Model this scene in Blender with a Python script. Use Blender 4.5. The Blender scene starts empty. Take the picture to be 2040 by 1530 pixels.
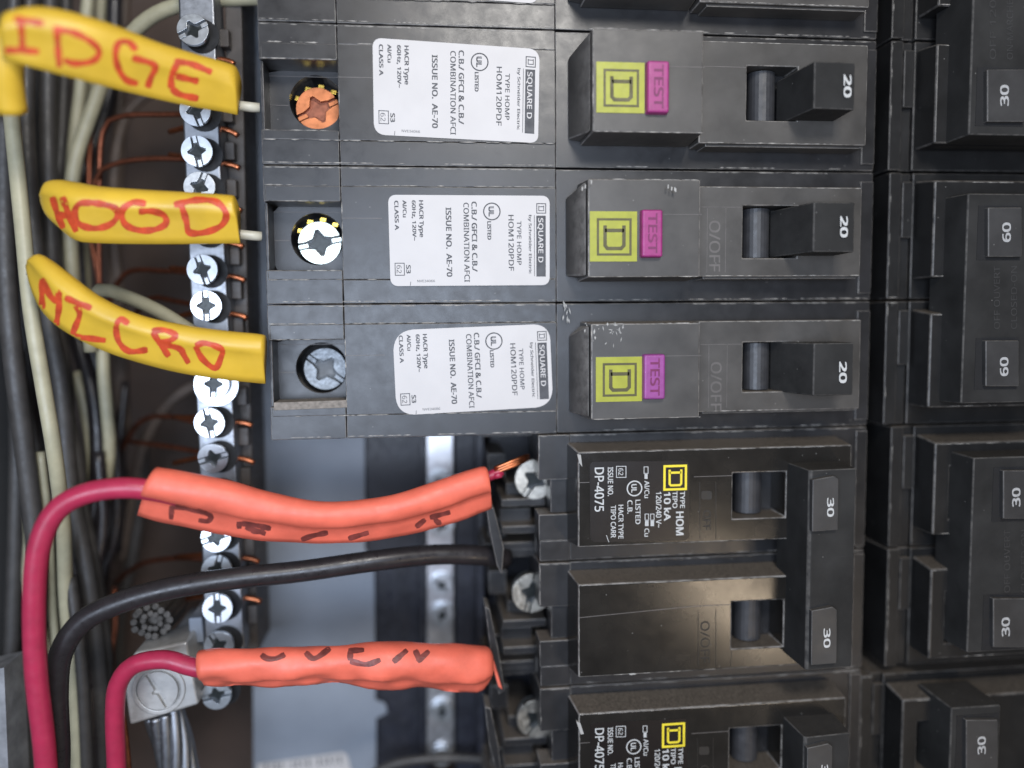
import bpy, bmesh, math, random
import numpy as np
from mathutils import Vector, Matrix
from mathutils.bvhtree import BVHTree

random.seed(7)
S = 1e-4                       # one build unit is a tenth of a millimetre
sc = bpy.context.scene
COL = sc.collection

# ------------------------------------------------------------------ camera
CAM_H = 1528.5                 # camera height above the breakers' shoulder plane, in units
RX, RY, RZ = -0.0774, -0.1075, -0.0092
FPX = 1600.0
Rm = Matrix.Rotation(RY, 3, 'Y') @ Matrix.Rotation(RX, 3, 'X') @ Matrix.Rotation(RZ, 3, 'Z')
cam_d = bpy.data.cameras.new('camera')
cam = bpy.data.objects.new('camera', cam_d)
COL.objects.link(cam)
cam.matrix_world = Matrix.Translation((0, 0, CAM_H * S)) @ Rm.to_4x4()
cam_d.sensor_width = 36
cam_d.lens = 36 * FPX / 2040
cam_d.clip_start = 0.005
cam_d.clip_end = 5
cam_d.dof.use_dof = True
cam_d.dof.focus_distance = 1500 * S
cam_d.dof.aperture_fstop = 4
sc.camera = cam

# ------------------------------------------------------------------ world and lamps
world = bpy.data.worlds.new('World')
sc.world = world
world.use_nodes = True
bg = world.node_tree.nodes['Background']
bg.inputs[0].default_value = (0.95, 0.97, 1.0, 1)
bg.inputs[1].default_value = 0.09

def area(name, loc, target, size, size_y, power, color):
    d = bpy.data.lights.new(name, 'AREA')
    d.shape = 'RECTANGLE'
    d.size, d.size_y = size * S, size_y * S
    d.energy = power
    d.color = color
    o = bpy.data.objects.new(name, d)
    COL.objects.link(o)
    o.location = Vector(loc) * S
    o.rotation_euler = (Vector(target) - Vector(loc)).to_track_quat('-Z', 'Y').to_euler()
    return o
area('overhead_light', (450, 1400, 2300), (0, 0, 0), 700, 600, 0.47, (1.0, 0.965, 0.92))
area('window_light', (-590, -120, 2500), (-200, 0, 0), 940, 2700, 0.95, (0.70, 0.81, 1.0))
area('warm_room_light', (1225, -1110, 1600), (500, -500, 0), 190, 480, 0.055, (1.0, 0.80, 0.58))
sc.view_settings.view_transform = 'Standard'
sc.view_settings.look = 'None'
sc.view_settings.exposure = 0.0
sc.view_settings.gamma = 1.0
sc.cycles.max_bounces = 6

# ------------------------------------------------------------------ measuring: pixel of the photograph -> point at a height
def ray(u, v):
    return Rm @ Vector((u - 1020, -(v - 765), -FPX))
def U(u, v, z=0.0):
    d = ray(u, v)
    t = -(CAM_H - z) / d.z
    return Vector((d.x * t, d.y * t, z))
CAMP = Vector((0, 0, CAM_H))

# ------------------------------------------------------------------ materials
MATS = {}
def nt(name):
    m = bpy.data.materials.new(name)
    m.use_nodes = True
    t = m.node_tree
    b = t.nodes['Principled BSDF']
    MATS[name] = m
    return m, t, b
def N(t, kind, **kw):
    n = t.nodes.new(kind)
    for k, v in kw.items():
        if k.startswith('i_'):
            n.inputs[k[2:].replace('_', ' ')].default_value = v
        elif k.startswith('n_'):
            n.inputs[int(k[2:])].default_value = v
        else:
            setattr(n, k, v)
    return n
def pos(t, scale=(1, 1, 1)):
    g = N(t, 'ShaderNodeNewGeometry')
    m = N(t, 'ShaderNodeVectorMath', operation='MULTIPLY')
    m.inputs[1].default_value = Vector(scale) * 1e4
    t.links.new(g.outputs['Position'], m.inputs[0])
    return m.outputs[0]
def noise(t, scale, detail=3, stretch=(1, 1, 1), rough=0.55):
    n = N(t, 'ShaderNodeTexNoise')
    n.inputs['Scale'].default_value = scale
    n.inputs['Detail'].default_value = detail
    n.inputs['Roughness'].default_value = rough
    t.links.new(pos(t, stretch), n.inputs['Vector'])
    return n.outputs['Fac']
def ramp(t, fac, stops):
    r = N(t, 'ShaderNodeValToRGB')
    e = r.color_ramp.elements
    e[0].position, e[0].color = stops[0][0], (*stops[0][1], 1)
    e[1].position, e[1].color = stops[1][0], (*stops[1][1], 1)
    for p, c in stops[2:]:
        x = e.new(p); x.color = (*c, 1)
    t.links.new(fac, r.inputs[0])
    return r.outputs[0]
def g3(x): return (x, x, x)
def math_(t, op, a, b=None, clamp=False):
    n = N(t, 'ShaderNodeMath', operation=op, use_clamp=clamp)
    for i, x in enumerate((a, b)):
        if x is None: continue
        if isinstance(x, (int, float)): n.inputs[i].default_value = x
        else: t.links.new(x, n.inputs[i])
    return n.outputs[0]
def mix(t, fac, a, b):
    n = N(t, 'ShaderNodeMix', data_type='RGBA')
    for i, x in ((0, fac), (6, a), (7, b)):
        if isinstance(x, (int, float)): n.inputs[i].default_value = x
        elif isinstance(x, tuple): n.inputs[i].default_value = (*x, 1)
        else: t.links.new(x, n.inputs[i])
    return n.outputs[2]
def bump(t, b, h, strength=0.2, dist=1.0):
    n = N(t, 'ShaderNodeBump')
    n.inputs['Strength'].default_value = strength
    n.inputs['Distance'].default_value = dist * S
    t.links.new(h, n.inputs['Height'])
    t.links.new(n.outputs[0], b.inputs['Normal'])

def black_plastic(name, base=(0.018, 0.0175, 0.0185), wear=1.0, dust=0.6, rough=0.33, rv=0.10, spec=0.5, wearcol=(0.22, 0.205, 0.19)):
    m, t, b = nt(name)
    geo = N(t, 'ShaderNodeNewGeometry')
    ab = N(t, 'ShaderNodeVectorMath', operation='ABSOLUTE'); t.links.new(geo.outputs['Normal'], ab.inputs[0])
    sa = N(t, 'ShaderNodeSeparateXYZ'); t.links.new(ab.outputs[0], sa.inputs[0])
    mx = math_(t, 'MAXIMUM', math_(t, 'MAXIMUM', sa.outputs[0], sa.outputs[1]), sa.outputs[2])
    edge = math_(t, 'MULTIPLY', math_(t, 'SUBTRACT', 0.985, mx), 16.0, True)
    n1 = ramp(t, noise(t, 0.045, 5, (1, 1, 1), 0.7), [(0.36, g3(0.12)), (0.6, g3(1))])
    wearf = math_(t, 'MULTIPLY', math_(t, 'MULTIPLY', edge, n1), wear, True)
    # worn corners, general mottling, dust on the ledges that face up the panel, small pale specks
    mott = ramp(t, noise(t, 0.012, 4), [(0.3, tuple(c * 0.75 for c in base)), (0.7, tuple(c * 1.35 for c in base))])
    sep = N(t, 'ShaderNodeSeparateXYZ'); t.links.new(geo.outputs['Normal'], sep.inputs[0])
    up = math_(t, 'MULTIPLY', math_(t, 'SUBTRACT', sep.outputs['Y'], 0.55), 3.0, True)
    dn = ramp(t, noise(t, 0.22, 5, (1, 1, 1), 0.75), [(0.3, g3(0.2)), (0.7, g3(1))])
    dustf = math_(t, 'MULTIPLY', math_(t, 'MULTIPLY', up, dn), dust, True)
    sp = N(t, 'ShaderNodeTexVoronoi'); sp.inputs['Scale'].default_value = 0.035
    t.links.new(pos(t), sp.inputs['Vector'])
    speck = ramp(t, sp.outputs['Distance'], [(0.028, g3(0.7)), (0.05, g3(0))])
    scr = ramp(t, noise(t, 0.02, 6, (0.15, 2.2, 1), 0.8), [(0.66, g3(0)), (0.8, g3(0.35))])
    c = mix(t, scr, mott, (0.07, 0.068, 0.066))
    c = mix(t, dustf, c, (0.25, 0.205, 0.16))
    c = mix(t, wearf, c, wearcol)
    c = mix(t, math_(t, 'MULTIPLY', speck, 0.55), c, (0.3, 0.29, 0.27))
    t.links.new(c, b.inputs['Base Color'])
    rr = ramp(t, noise(t, 0.03, 5, (1, 1, 1), 0.65), [(0.3, g3(rough - rv * 0.4)), (0.75, g3(rough + rv))])
    rr = mix(t, dustf, rr, g3(0.85))
    t.links.new(rr, b.inputs['Roughness'])
    bump(t, b, noise(t, 0.5, 3), rv, 0.8)
    b.inputs['Specular IOR Level'].default_value = spec
    return m
def simple(name, color, rough=0.5, metal=0.0, var=0.2, scale=0.03, bumps=0.0, bscale=0.3, spec=0.5):
    m, t, b = nt(name)
    lo = tuple(c * (1 - var) for c in color); hi = tuple(min(1, c * (1 + var)) for c in color)
    t.links.new(ramp(t, noise(t, scale, 5), [(0.3, lo), (0.7, hi)]), b.inputs['Base Color'])
    t.links.new(ramp(t, noise(t, scale * 2.3, 4), [(0.3, g3(max(0.03, rough - min(0.1, var * 0.6)))), (0.7, g3(min(1, rough + min(0.12, var * 0.6))))]), b.inputs['Roughness'])
    b.inputs['Metallic'].default_value = metal
    b.inputs['Specular IOR Level'].default_value = spec
    if bumps: bump(t, b, noise(t, bscale, 4), bumps)
    return m
black_plastic('breaker_plastic')
black_plastic('face_plastic', base=(0.052, 0.048, 0.044), rough=0.42, dust=0.7)
black_plastic('gloss_plastic', base=(0.014, 0.0125, 0.011), rough=0.20, rv=0.05, dust=0.6)
black_plastic('handle_plastic', base=(0.024, 0.0235, 0.023), wear=0.25, dust=0.1, rough=0.6, spec=0.15)
black_plastic('cap_plastic', base=(0.031, 0.030, 0.030), wear=0.3, dust=0.2, rough=0.5)
black_plastic('far_plastic', base=(0.011, 0.0107, 0.0107), wear=0.4, dust=0.5, rough=0.40, spec=0.4)
simple('rocker_plastic', (0.035, 0.035, 0.038), 0.45)
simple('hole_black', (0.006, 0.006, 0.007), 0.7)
simple('label_paper', (0.50, 0.475, 0.46), 0.55, var=0.04, scale=0.01)
simple('ink', (0.055, 0.055, 0.06), 0.6)
simple('white_print', (0.45, 0.45, 0.44), 0.6, var=0.12, scale=0.2)
simple('label_black', (0.008, 0.006, 0.006), 0.34, var=0.03)
simple('grey_print', (0.36, 0.36, 0.36), 0.6, var=0.15, scale=0.15)
simple('yellow_print', (0.72, 0.58, 0.03), 0.5, var=0.08)
simple('badge_yellow', (0.30, 0.305, 0.022), 0.45, var=0.10, scale=0.05)
simple('badge_line', (0.07, 0.06, 0.015), 0.5)
simple('button_pink', (0.28, 0.028, 0.15), 0.42, var=0.12, scale=0.08, bumps=0.2)
simple('button_purple', (0.25, 0.05, 0.215), 0.42, var=0.12, scale=0.08, bumps=0.2)
simple('button_letter', (0.14, 0.01, 0.07), 0.5)
simple('engraved_line', (0.10, 0.09, 0.085), 0.5)
simple('engraved_dark', (0.018, 0.016, 0.014), 0.5)
simple('yellow_tape', (0.60, 0.375, 0.032), 0.42, var=0.10, scale=0.012, bumps=0.15, bscale=0.08)
simple('red_marker', (0.50, 0.055, 0.014), 0.5, var=0.25, scale=0.06)
simple('orange_tape', (0.73, 0.14, 0.085), 0.5, var=0.14, scale=0.02, bumps=0.5, bscale=0.045)
simple('black_marker', (0.17, 0.035, 0.028), 0.5, var=0.4, scale=0.06)
simple('cream_insulation', (0.36, 0.33, 0.22), 0.45, var=0.12)
simple('white_insulation', (0.55, 0.52, 0.42), 0.4, var=0.1)
simple('grey_insulation', (0.045, 0.041, 0.038), 0.5, var=0.2)
simple('black_insulation', (0.020, 0.017, 0.018), 0.33, var=0.2)
simple('red_insulation', (0.36, 0.022, 0.06), 0.38, var=0.12)
simple('copper', (0.50, 0.17, 0.08), 0.36, 1.0, 0.2, 0.08)
simple('copper_screw', (0.42, 0.155, 0.07), 0.42, 1.0, 0.18, 0.06)
simple('zinc', (0.66, 0.69, 0.72), 0.36, 1.0, 0.06, 0.07, 0.05, 0.12)
simple('bright_zinc', (0.62, 0.66, 0.60), 0.34, 1.0, 0.1, 0.08)
simple('dull_zinc', (0.20, 0.215, 0.23), 0.5, 0.5, 0.35, 0.09, 0.3, 0.2)
simple('aged_zinc', (0.55, 0.52, 0.46), 0.38, 1.0, 0.3, 0.08, 0.3, 0.2)
simple('recess_shade', (0.07, 0.075, 0.08), 0.5, 0.5, 0.3, 0.1)  # screw slot floors: shade put into a darker metal colour
simple('dark_connector', (0.10, 0.09, 0.08), 0.55, 0.7, 0.4, 0.1)
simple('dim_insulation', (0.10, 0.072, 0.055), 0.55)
simple('pit', (0.02, 0.024, 0.024), 0.35, 0.3, 0.2, 0.1)  # drive pit of the screws, its shade put into the colour
simple('dull_pit', (0.12, 0.125, 0.13), 0.6, 0.2)  # same painted pit shade, paler, for the dull screw
simple('worn_edge', (0.24, 0.225, 0.205), 0.8, var=0.5, scale=0.08)
simple('copper_recess_shade', (0.20, 0.07, 0.04), 0.45, 0.7, 0.3, 0.1)  # copper slot floor, darkened in colour as shade
simple('dull_copper', (0.26, 0.09, 0.05), 0.5, 1.0, 0.3, 0.08)
simple('moulded', (0.034, 0.033, 0.033), 0.55)
simple('glint_brass', (0.9, 0.6, 0.12), 0.25, 1.0, 0.15, 0.1)  # gold colour for the added reflections in the terminal wells
simple('aluminium', (0.29, 0.30, 0.32), 0.47, 1.0, 0.12, 0.05, 0.15, 0.2)
simple('strip_metal', (0.62, 0.62, 0.64), 0.38, 1.0, 0.12, 0.03)
simple('lug_aluminium', (0.48, 0.47, 0.45), 0.5, 0.55, 0.12, 0.05, 0.2, 0.2)
simple('grey_paint', (0.225, 0.25, 0.29), 0.45, var=0.10, scale=0.006, bumps=0.1, bscale=0.06)
simple('enclosure_paint', (0.072, 0.045, 0.032), 0.6, var=0.35, scale=0.004)
simple('enclosure_side_paint', (0.10, 0.105, 0.11), 0.6, var=0.2, scale=0.004)
simple('galvanised', (0.28, 0.28, 0.29), 0.5, 0.3, 0.4, 0.02)
simple('carrier_plastic', (0.018, 0.019, 0.027), 0.42, var=0.3, bumps=0.2, bscale=0.1)
simple('base_plastic', (0.055, 0.045, 0.038), 0.5, var=0.25, bumps=0.15)
simple('paint_fleck', (0.34, 0.33, 0.31), 0.7)
simple('dust_brown', (0.20, 0.175, 0.15), 0.85, var=0.35, scale=0.12, bumps=0.4, bscale=0.3)
# brushed streaks on the aluminium
# ------------------------------------------------------------------ objects
class Thing:
    def __init__(self, name, label, cat, loc, group=None):
        self.loc = Vector(loc)
        o = bpy.data.objects.new(name, None)
        o.empty_display_size = 0.005
        COL.objects.link(o)
        o.location = self.loc * S
        o['label'] = label; o['category'] = cat
        if group: o['group'] = group
        self.o = o
def link_mesh(name, bm, mat, parent=None, bevel=0.0, smooth=False, kind=None, seg=2, label=None):
    """parent: Thing, (mesh, origin) pair or None. Vertices of bm are in build units of the whole scene."""
    base = Vector((0, 0, 0)); po = None
    if isinstance(parent, Thing): base, po = parent.loc, parent.o
    elif parent is not None: po, base = parent
    bmesh.ops.recalc_face_normals(bm, faces=bm.faces[:]) if len(bm.faces) else None
    for v in bm.verts: v.co = (v.co - base) * S
    me = bpy.data.meshes.new(name)
    bm.to_mesh(me); bm.free()
    if smooth: me.polygons.foreach_set('use_smooth', [True] * len(me.polygons))
    ms = mat if isinstance(mat, (list, tuple)) else [mat]
    for x in ms: me.materials.append(MATS[x])
    o = bpy.data.objects.new(name, me)
    COL.objects.link(o)
    if po is not None: o.parent = po
    if bevel:
        b = o.modifiers.new('bevel', 'BEVEL')
        b.width = bevel * S; b.segments = seg; b.limit_method = 'ANGLE'; b.angle_limit = 0.6
        b.use_clamp_overlap = True
        me.polygons.foreach_set('use_smooth', [True] * len(me.polygons))
        b.harden_normals = True
    if kind: o['kind'] = kind
    if label: o['label'] = label
    return (o, base)

def prism(bm, pts, z0, z1, taper=0.0):
    """pts: list of (x, y) in units; extruded from z0 to z1. taper shrinks the top towards the centre by that many units."""
    n = len(pts)
    cx = sum(p[0] for p in pts) / n; cy = sum(p[1] for p in pts) / n
    def tp(p):
        if not taper: return p
        return (p[0] - taper * (1 if p[0] > cx else -1), p[1] - taper * (1 if p[1] > cy else -1))
    lo = [bm.verts.new((p[0], p[1], z0)) for p in pts]
    hi = [bm.verts.new((*tp(p)[:2], z1)) for p in pts]
    bm.faces.new(hi); bm.faces.new(lo[::-1])
    for i in range(n):
        bm.faces.new((lo[i], lo[(i + 1) % n], hi[(i + 1) % n], hi[i]))
def box(bm, x0, x1, y0, y1, z0, z1, taper=0.0):
    prism(bm, [(x0, y0), (x1, y0), (x1, y1), (x0, y1)], z0, z1, taper)
def pxprism(bm, px, z0, z1):
    prism(bm, [tuple(U(u, v, z1))[:2] for u, v in px], z0, z1)
def plate(bm, x0, x1, y0, y1, z0, z1, holes=()):
    """a slab with rectangular holes, one connected mesh"""
    xs = sorted({x0, x1, *[h[0] for h in holes], *[h[1] for h in holes]})
    ys = sorted({y0, y1, *[h[2] for h in holes], *[h[3] for h in holes]})
    V = {}
    def vt(i, j, k):
        if (i, j, k) not in V: V[(i, j, k)] = bm.verts.new((xs[i], ys[j], (z0, z1)[k]))
        return V[(i, j, k)]
    nx, ny = len(xs) - 1, len(ys) - 1
    def full(i, j):
        if not (0 <= i < nx and 0 <= j < ny): return False
        cx, cy = (xs[i] + xs[i + 1]) / 2, (ys[j] + ys[j + 1]) / 2
        return not any(h[0] < cx < h[1] and h[2] < cy < h[3] for h in holes)
    for i in range(nx):
        for j in range(ny):
            if not full(i, j): continue
            bm.faces.new((vt(i, j, 1), vt(i + 1, j, 1), vt(i + 1, j + 1, 1), vt(i, j + 1, 1)))
            bm.faces.new((vt(i, j + 1, 0), vt(i + 1, j + 1, 0), vt(i + 1, j, 0), vt(i, j, 0)))
            for (di, dj, a, b) in ((-1, 0, (i, j + 1), (i, j)), (1, 0, (i + 1, j), (i + 1, j + 1)), (0, -1, (i, j), (i + 1, j)), (0, 1, (i + 1, j + 1), (i, j + 1))):
                if not full(i + di, j + dj):
                    bm.faces.new((vt(*a, 0), vt(*b, 0), vt(*b, 1), vt(*a, 1)))
def circ(cx, cy, r, n=32, a0=0.0, a1=2 * math.pi, close=False):
    m = n if not close else n
    return [(cx + r * math.cos(a0 + (a1 - a0) * i / m), cy + r * math.sin(a0 + (a1 - a0) * i / m)) for i in range(m + (1 if close else 0))]
def cyl(bm, cx, cy, r, z0, z1, n=32):
    prism(bm, circ(cx, cy, r, n), z0, z1)
def round_quad(pts, radii, n=7):
    """pts: four (x, y) corners; radii: per corner. Returns polygon."""
    out = []
    for i in range(4):
        p = Vector(pts[i][:2]); a = Vector(pts[i - 1][:2]); b = Vector(pts[(i + 1) % 4][:2])
        r = radii[i]
        pa = p + (a - p).normalized() * r; pb = p + (b - p).normalized() * r
        for k in range(n + 1):
            s = k / n
            q = pa * (1 - s) ** 2 + p * 2 * s * (1 - s) * 0.86 + p * 0 + pb * s ** 2
            q += (pa + pb) * 0.5 * 2 * s * (1 - s) * 0.14
            out.append((q.x, q.y))
    return out
def catmull(pts, step=14.0):
    P = [np.array(p, float) for p in pts]
    P = [2 * P[0] - P[1]] + P + [2 * P[-1] - P[-2]]
    out = []
    for i in range(1, len(P) - 2):
        n = max(2, int(np.linalg.norm(P[i + 1][:3] - P[i][:3]) / step))
        for k in range(n):
            s = k / n
            out.append(0.5 * ((2 * P[i]) + (-P[i - 1] + P[i + 1]) * s + (2 * P[i - 1] - 5 * P[i] + 4 * P[i + 1] - P[i + 2]) * s * s + (-P[i - 1] + 3 * P[i] - 3 * P[i + 1] + P[i + 2]) * s ** 3))
    out.append(P[-2])
    return out
def pxpath(pts):
    """pts: (u, v, z) -> units"""
    return [tuple(U(*p[:3])) + tuple(p[3:]) for p in pts]
def tube(bm, path, r, n=14, step=14.0):
    C = catmull(path, step)
    prev = None; up = Vector((0, 0, 1)); nrm = None
    for i, c in enumerate(C):
        a = Vector(C[max(0, i - 1)][:3]); b = Vector(C[min(len(C) - 1, i + 1)][:3])
        t = (b - a).normalized()
        if nrm is None: nrm = t.orthogonal().normalized()
        nrm = (nrm - t * nrm.dot(t)).normalized()
        bn = t.cross(nrm)
        rr = r if len(c) < 4 else c[3]
        ring = [bm.verts.new(Vector(c[:3]) + (nrm * math.cos(2 * math.pi * k / n) + bn * math.sin(2 * math.pi * k / n)) * rr) for k in range(n)]
        if prev:
            for k in range(n): bm.faces.new((prev[k], prev[(k + 1) % n], ring[(k + 1) % n], ring[k]))
        else: bm.faces.new(ring[::-1])
        prev = ring
    bm.faces.new(prev)
def strokes(bm, lines, w, z, th=0.3):
    """flat raised ribbons in units: lines of (x, y) points"""
    for L in lines:
        P = [Vector(p) for p in L]
        closed = len(P) > 2 and (P[0] - P[-1]).length < 1e-6
        if closed: P = P[:-1]
        n = len(P); Lp, Rp = [], []
        for i, p in enumerate(P):
            d1 = (p - P[i - 1]).normalized() if (i > 0 or closed) else None
            d2 = (P[(i + 1) % n] - p).normalized() if (i < n - 1 or closed) else None
            d1 = d1 or d2; d2 = d2 or d1
            n1 = Vector((-d1.y, d1.x)); n2 = Vector((-d2.y, d2.x))
            m = (n1 + n2); m = m.normalized() if m.length > 1e-6 else n1
            k = min(1.6, 1 / max(0.3, m.dot(n1)))
            Lp.append(p + m * w / 2 * k); Rp.append(p - m * w / 2 * k)
        m_ = n if closed else n - 1
        for s_, zz in ((0, z + th),):
            L1 = [bm.verts.new((q.x, q.y, zz)) for q in Lp]; R1 = [bm.verts.new((q.x, q.y, zz)) for q in Rp]
            L0 = [bm.verts.new((q.x, q.y, z)) for q in Lp]; R0 = [bm.verts.new((q.x, q.y, z)) for q in Rp]
            for i in range(m_):
                j = (i + 1) % n
                bm.faces.new((L1[i], R1[i], R1[j], L1[j]))
                bm.faces.new((L0[i], L1[i], L1[j], L0[j])); bm.faces.new((R1[i], R0[i], R0[j], R1[j]))
_tc = {}
try:        # the grotesque that ships with Blender; its built-in type if that is not there
    import os
    FONT = bpy.data.fonts.load(os.path.join(bpy.utils.system_resource('DATAFILES'), 'fonts', 'NotoSansHebrew-Regular.woff2'))
except Exception:
    FONT = None
def text_bm(bm, s, p0, p1, h, z, bold=0.0, th=0.25):
    """text s from p0 to p1 (baseline, units xy), letters h tall on the left-hand side of the direction p0->p1"""
    key = s
    if key not in _tc:
        cu = bpy.data.curves.new('type', 'FONT'); cu.body = s; cu.size = 1.0; cu.resolution_u = 4
        if FONT: cu.font = FONT
        ob = bpy.data.objects.new('type', cu)
        me = bpy.data.meshes.new_from_object(ob)
        V = np.array([v.co[:2] for v in me.vertices]); F = [tuple(p.vertices) for p in me.polygons]
        bpy.data.objects.remove(ob); bpy.data.curves.remove(cu); bpy.data.meshes.remove(me)
        _tc[key] = (V, F)
    V, F = _tc[key]
    x0, x1 = V[:, 0].min(), V[:, 0].max()
    cap = 0.72 if not s.islower() else 0.72
    p0, p1 = Vector(p0[:2]), Vector(p1[:2])
    ex = (p1 - p0); L = ex.length; ex.normalize(); ey = Vector((-ex.y, ex.x))
    sh = [(0, 0)] if abs(bold) < 1e-4 else [(bold, bold * .6), (-bold, -bold * .6), (bold, -bold * .6), (-bold, bold * .6)]
    for k, (sx, sy) in enumerate(sh):            # heavier type: the same letters printed again, a hair apart
        vs = [bm.verts.new((*(p0 + ex * ((x + sx - x0) / (x1 - x0) * L) + ey * ((y + sy) / cap * h)), z + th + 0.02 * k)) for x, y in V]
        for f in F:
            try: bm.faces.new([vs[i] for i in f])
            except ValueError: pass
def logo_lines(q):
    """square mark: outer square and the sideways D. q maps (s, t) in the unit square to xy"""
    sq = [[q(0.17, 0.16), q(0.86, 0.16), q(0.86, 0.86), q(0.17, 0.86), q(0.17, 0.16)]]
    d = [[q(0.32, 0.28), q(0.32, 0.68), q(0.37, 0.74), q(0.66, 0.74), q(0.72, 0.68), q(0.72, 0.28)], [q(0.32, 0.38), q(0.72, 0.38)]]
    return sq, d
def bil(quad):
    """quad of px corners TL, TR, BR, BL at height z -> mapping (s, t) to px"""
    tl, tr, br, bl = quad
    def f(s, t):
        return tuple(tl[i] * (1 - s) * (1 - t) + tr[i] * s * (1 - t) + br[i] * s * t + bl[i] * (1 - s) * t for i in range(2))
    return f

def screw_head(bm, c, r, z, ang, thick=None, slot=0.34, sq=0.5, depth=None):
    """slotted / square-drive head: two half discs parted by a slot with a star pit, over a floor painted dark as shade; faces of the floor use material 1"""
    depth = depth or r * 0.30; thick = thick or r * 0.6
    cx, cy = c[0], c[1]
    hs = r * slot / 2
    ca, sa = math.cos(ang), math.sin(ang)
    def rot(pts): return [(cx + x * ca - y * sa, cy + x * sa + y * ca) for x, y in pts]
    for sgn in (1, -1):
        a0 = math.asin(hs / r)
        pts = [(r * math.cos(a0 + (math.pi - 2 * a0) * i / 18), r * math.sin(a0 + (math.pi - 2 * a0) * i / 18)) for i in range(19)]
        k = r * sq * 1.05
        m = max(hs * 1.03, k * 0.42)
        pts += [(-k, hs), (-k * 0.45, m), (-k * .12, k), (k * .12, k), (k * 0.45, m), (k, hs)]
        pts = [(x, y * sgn) for x, y in pts]
        if sgn < 0: pts = pts[::-1]
        prism(bm, rot(pts), z - depth, z)
        prism(bm, rot([(sgn * r * 0.56, -hs * 0.56), (sgn * r * 1.02, -hs * 0.56), (sgn * r * 1.02, hs * 0.56), (sgn * r * 0.56, hs * 0.56)]), z - depth, z - depth * 0.45)
    n0 = len(bm.faces)
    cyl(bm, cx, cy, r * 0.975, z - thick, z - depth * 0.98, 28)
    bm.faces.ensure_lookup_table()
    for f in bm.faces[n0:]: f.material_index = 1
    n1 = len(bm.faces); k = r * sq
    prism(bm, rot([(k * .9, 0), (k * .38, k * .38), (0, k * .9), (-k * .38, k * .38), (-k * .9, 0), (-k * .38, -k * .38), (0, -k * .9), (k * .38, -k * .38)]), z - depth, z - depth * 0.9)
    bm.faces.ensure_lookup_table()
    for f in bm.faces[n1:]: f.material_index = 2  # star coloured dark, standing in for shade inside the drive

# ================================================================== the enclosure
def struct(name, bm, mat, **k):
    o, _ = link_mesh(name, bm, mat, None, **k)
    o['kind'] = 'structure'
    return o
bm = bmesh.new(); box(bm, -1500, 1900, -1700, 1500, -760, -740); struct('enclosure_back', bm, 'enclosure_paint')
bm = bmesh.new(); box(bm, -1000, -975, -1700, 1500, -740, -120)
struct('enclosure_side', bm, 'enclosure_side_paint')

# bus cover sheet
t = Thing('cover_sheet', 'blue grey painted metal sheet with a white sticker under the orange tagged wires', 'metal sheet', U(620, 1200, -330))
bm = bmesh.new()
prism(bm, [tuple(U(u, v, -330))[:2] for u, v in [(497, -60), (560, -60), (560, 700), (727, 860), (727, 990), (731, 1030), (727, 1090), (746, 1140), (748, 1395), (768, 1402), (772, 1420), (750, 1432), (748, 1700), (505, 1700)]], -338, -330)
link_mesh('sheet', bm, 'grey_paint', t, bevel=2)
bm = bmesh.new()
q = [tuple(U(*p, -329))[:2] for p in [(512, 1522), (690, 1497), (712, 1580), (512, 1600)]]
prism(bm, round_quad(q, [3, 14, 3, 3]), -329.5, -328.4)
stk = link_mesh('sticker', bm, 'label_paper', t)
bm = bmesh.new()
for i in range(15):
    u = 530 + i * 10.5
    if i in (4, 9): continue
    v = 1521 - (u - 530) * 0.11
    a, b_ = U(u, v, -328), U(u + (1.5 if i % 3 else -1), v + 16, -328)
    strokes(bm, [[a.xy, b_.xy]], 2.6 if i % 2 else 4.0, -328.3, 0.3)
link_mesh('printed_marks', bm, 'ink', stk)
bm = bmesh.new()
for (u, v) in ((562, 935), (606, 1090), (580, 1110), (608, 1120), (575, 1190), (605, 1210), (570, 1435), (590, 1430), (620, 1440), (598, 1400), (565, 975)):
    c = U(u, v, -330)
    strokes(bm, [[(c.x + 9 * math.cos(a), c.y + 14 * math.sin(a)) for a in np.linspace(-1.1, 1.3, 7)]], 1.6, -330, 0.5)
link_mesh('embossed_marks', bm, 'grey_paint', t, kind='stuff')

# stamped carrier strip, silver bar, rail
t = Thing('bus_carrier', 'dark plastic carrier strip beside the small silver screw bar', 'plastic carrier', U(790, 1200, -350))
bm = bmesh.new()
prism(bm, [tuple(U(u, v, -345))[:2] for u, v in [(715, 700), (862, 700), (862, 1700), (735, 1700)]], -420, -345)
for v in (1150, 1180, 1210, 1245, 1270):
    pxprism(bm, [(756, v), (776, v - 2), (776, v + 12), (756, v + 14)], -345, -341)
for v in (1140, 1175, 1200, 1235, 1262, 1300):
    pxprism(bm, [(796, v), (812, v - 1), (812, v + 16), (796, v + 17)], -345, -342)
pxprism(bm, [(838, 800), (848, 800), (848, 1700), (838, 1700)], -345, -300)
link_mesh('strip', bm, 'carrier_plastic', t, bevel=1.5)
t = Thing('terminal_bar', 'narrow silver terminal bar with round screws left of the lower breakers', 'terminal bar', U(880, 1200, -300))
bm = bmesh.new()
prism(bm, [tuple(U(u, v, -290))[:2] for u, v in [(849, 700), (903, 700), (906, 1505), (850, 1505)]], -330, -290)
link_mesh('bar', bm, 'strip_metal', t, bevel=4)
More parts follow.
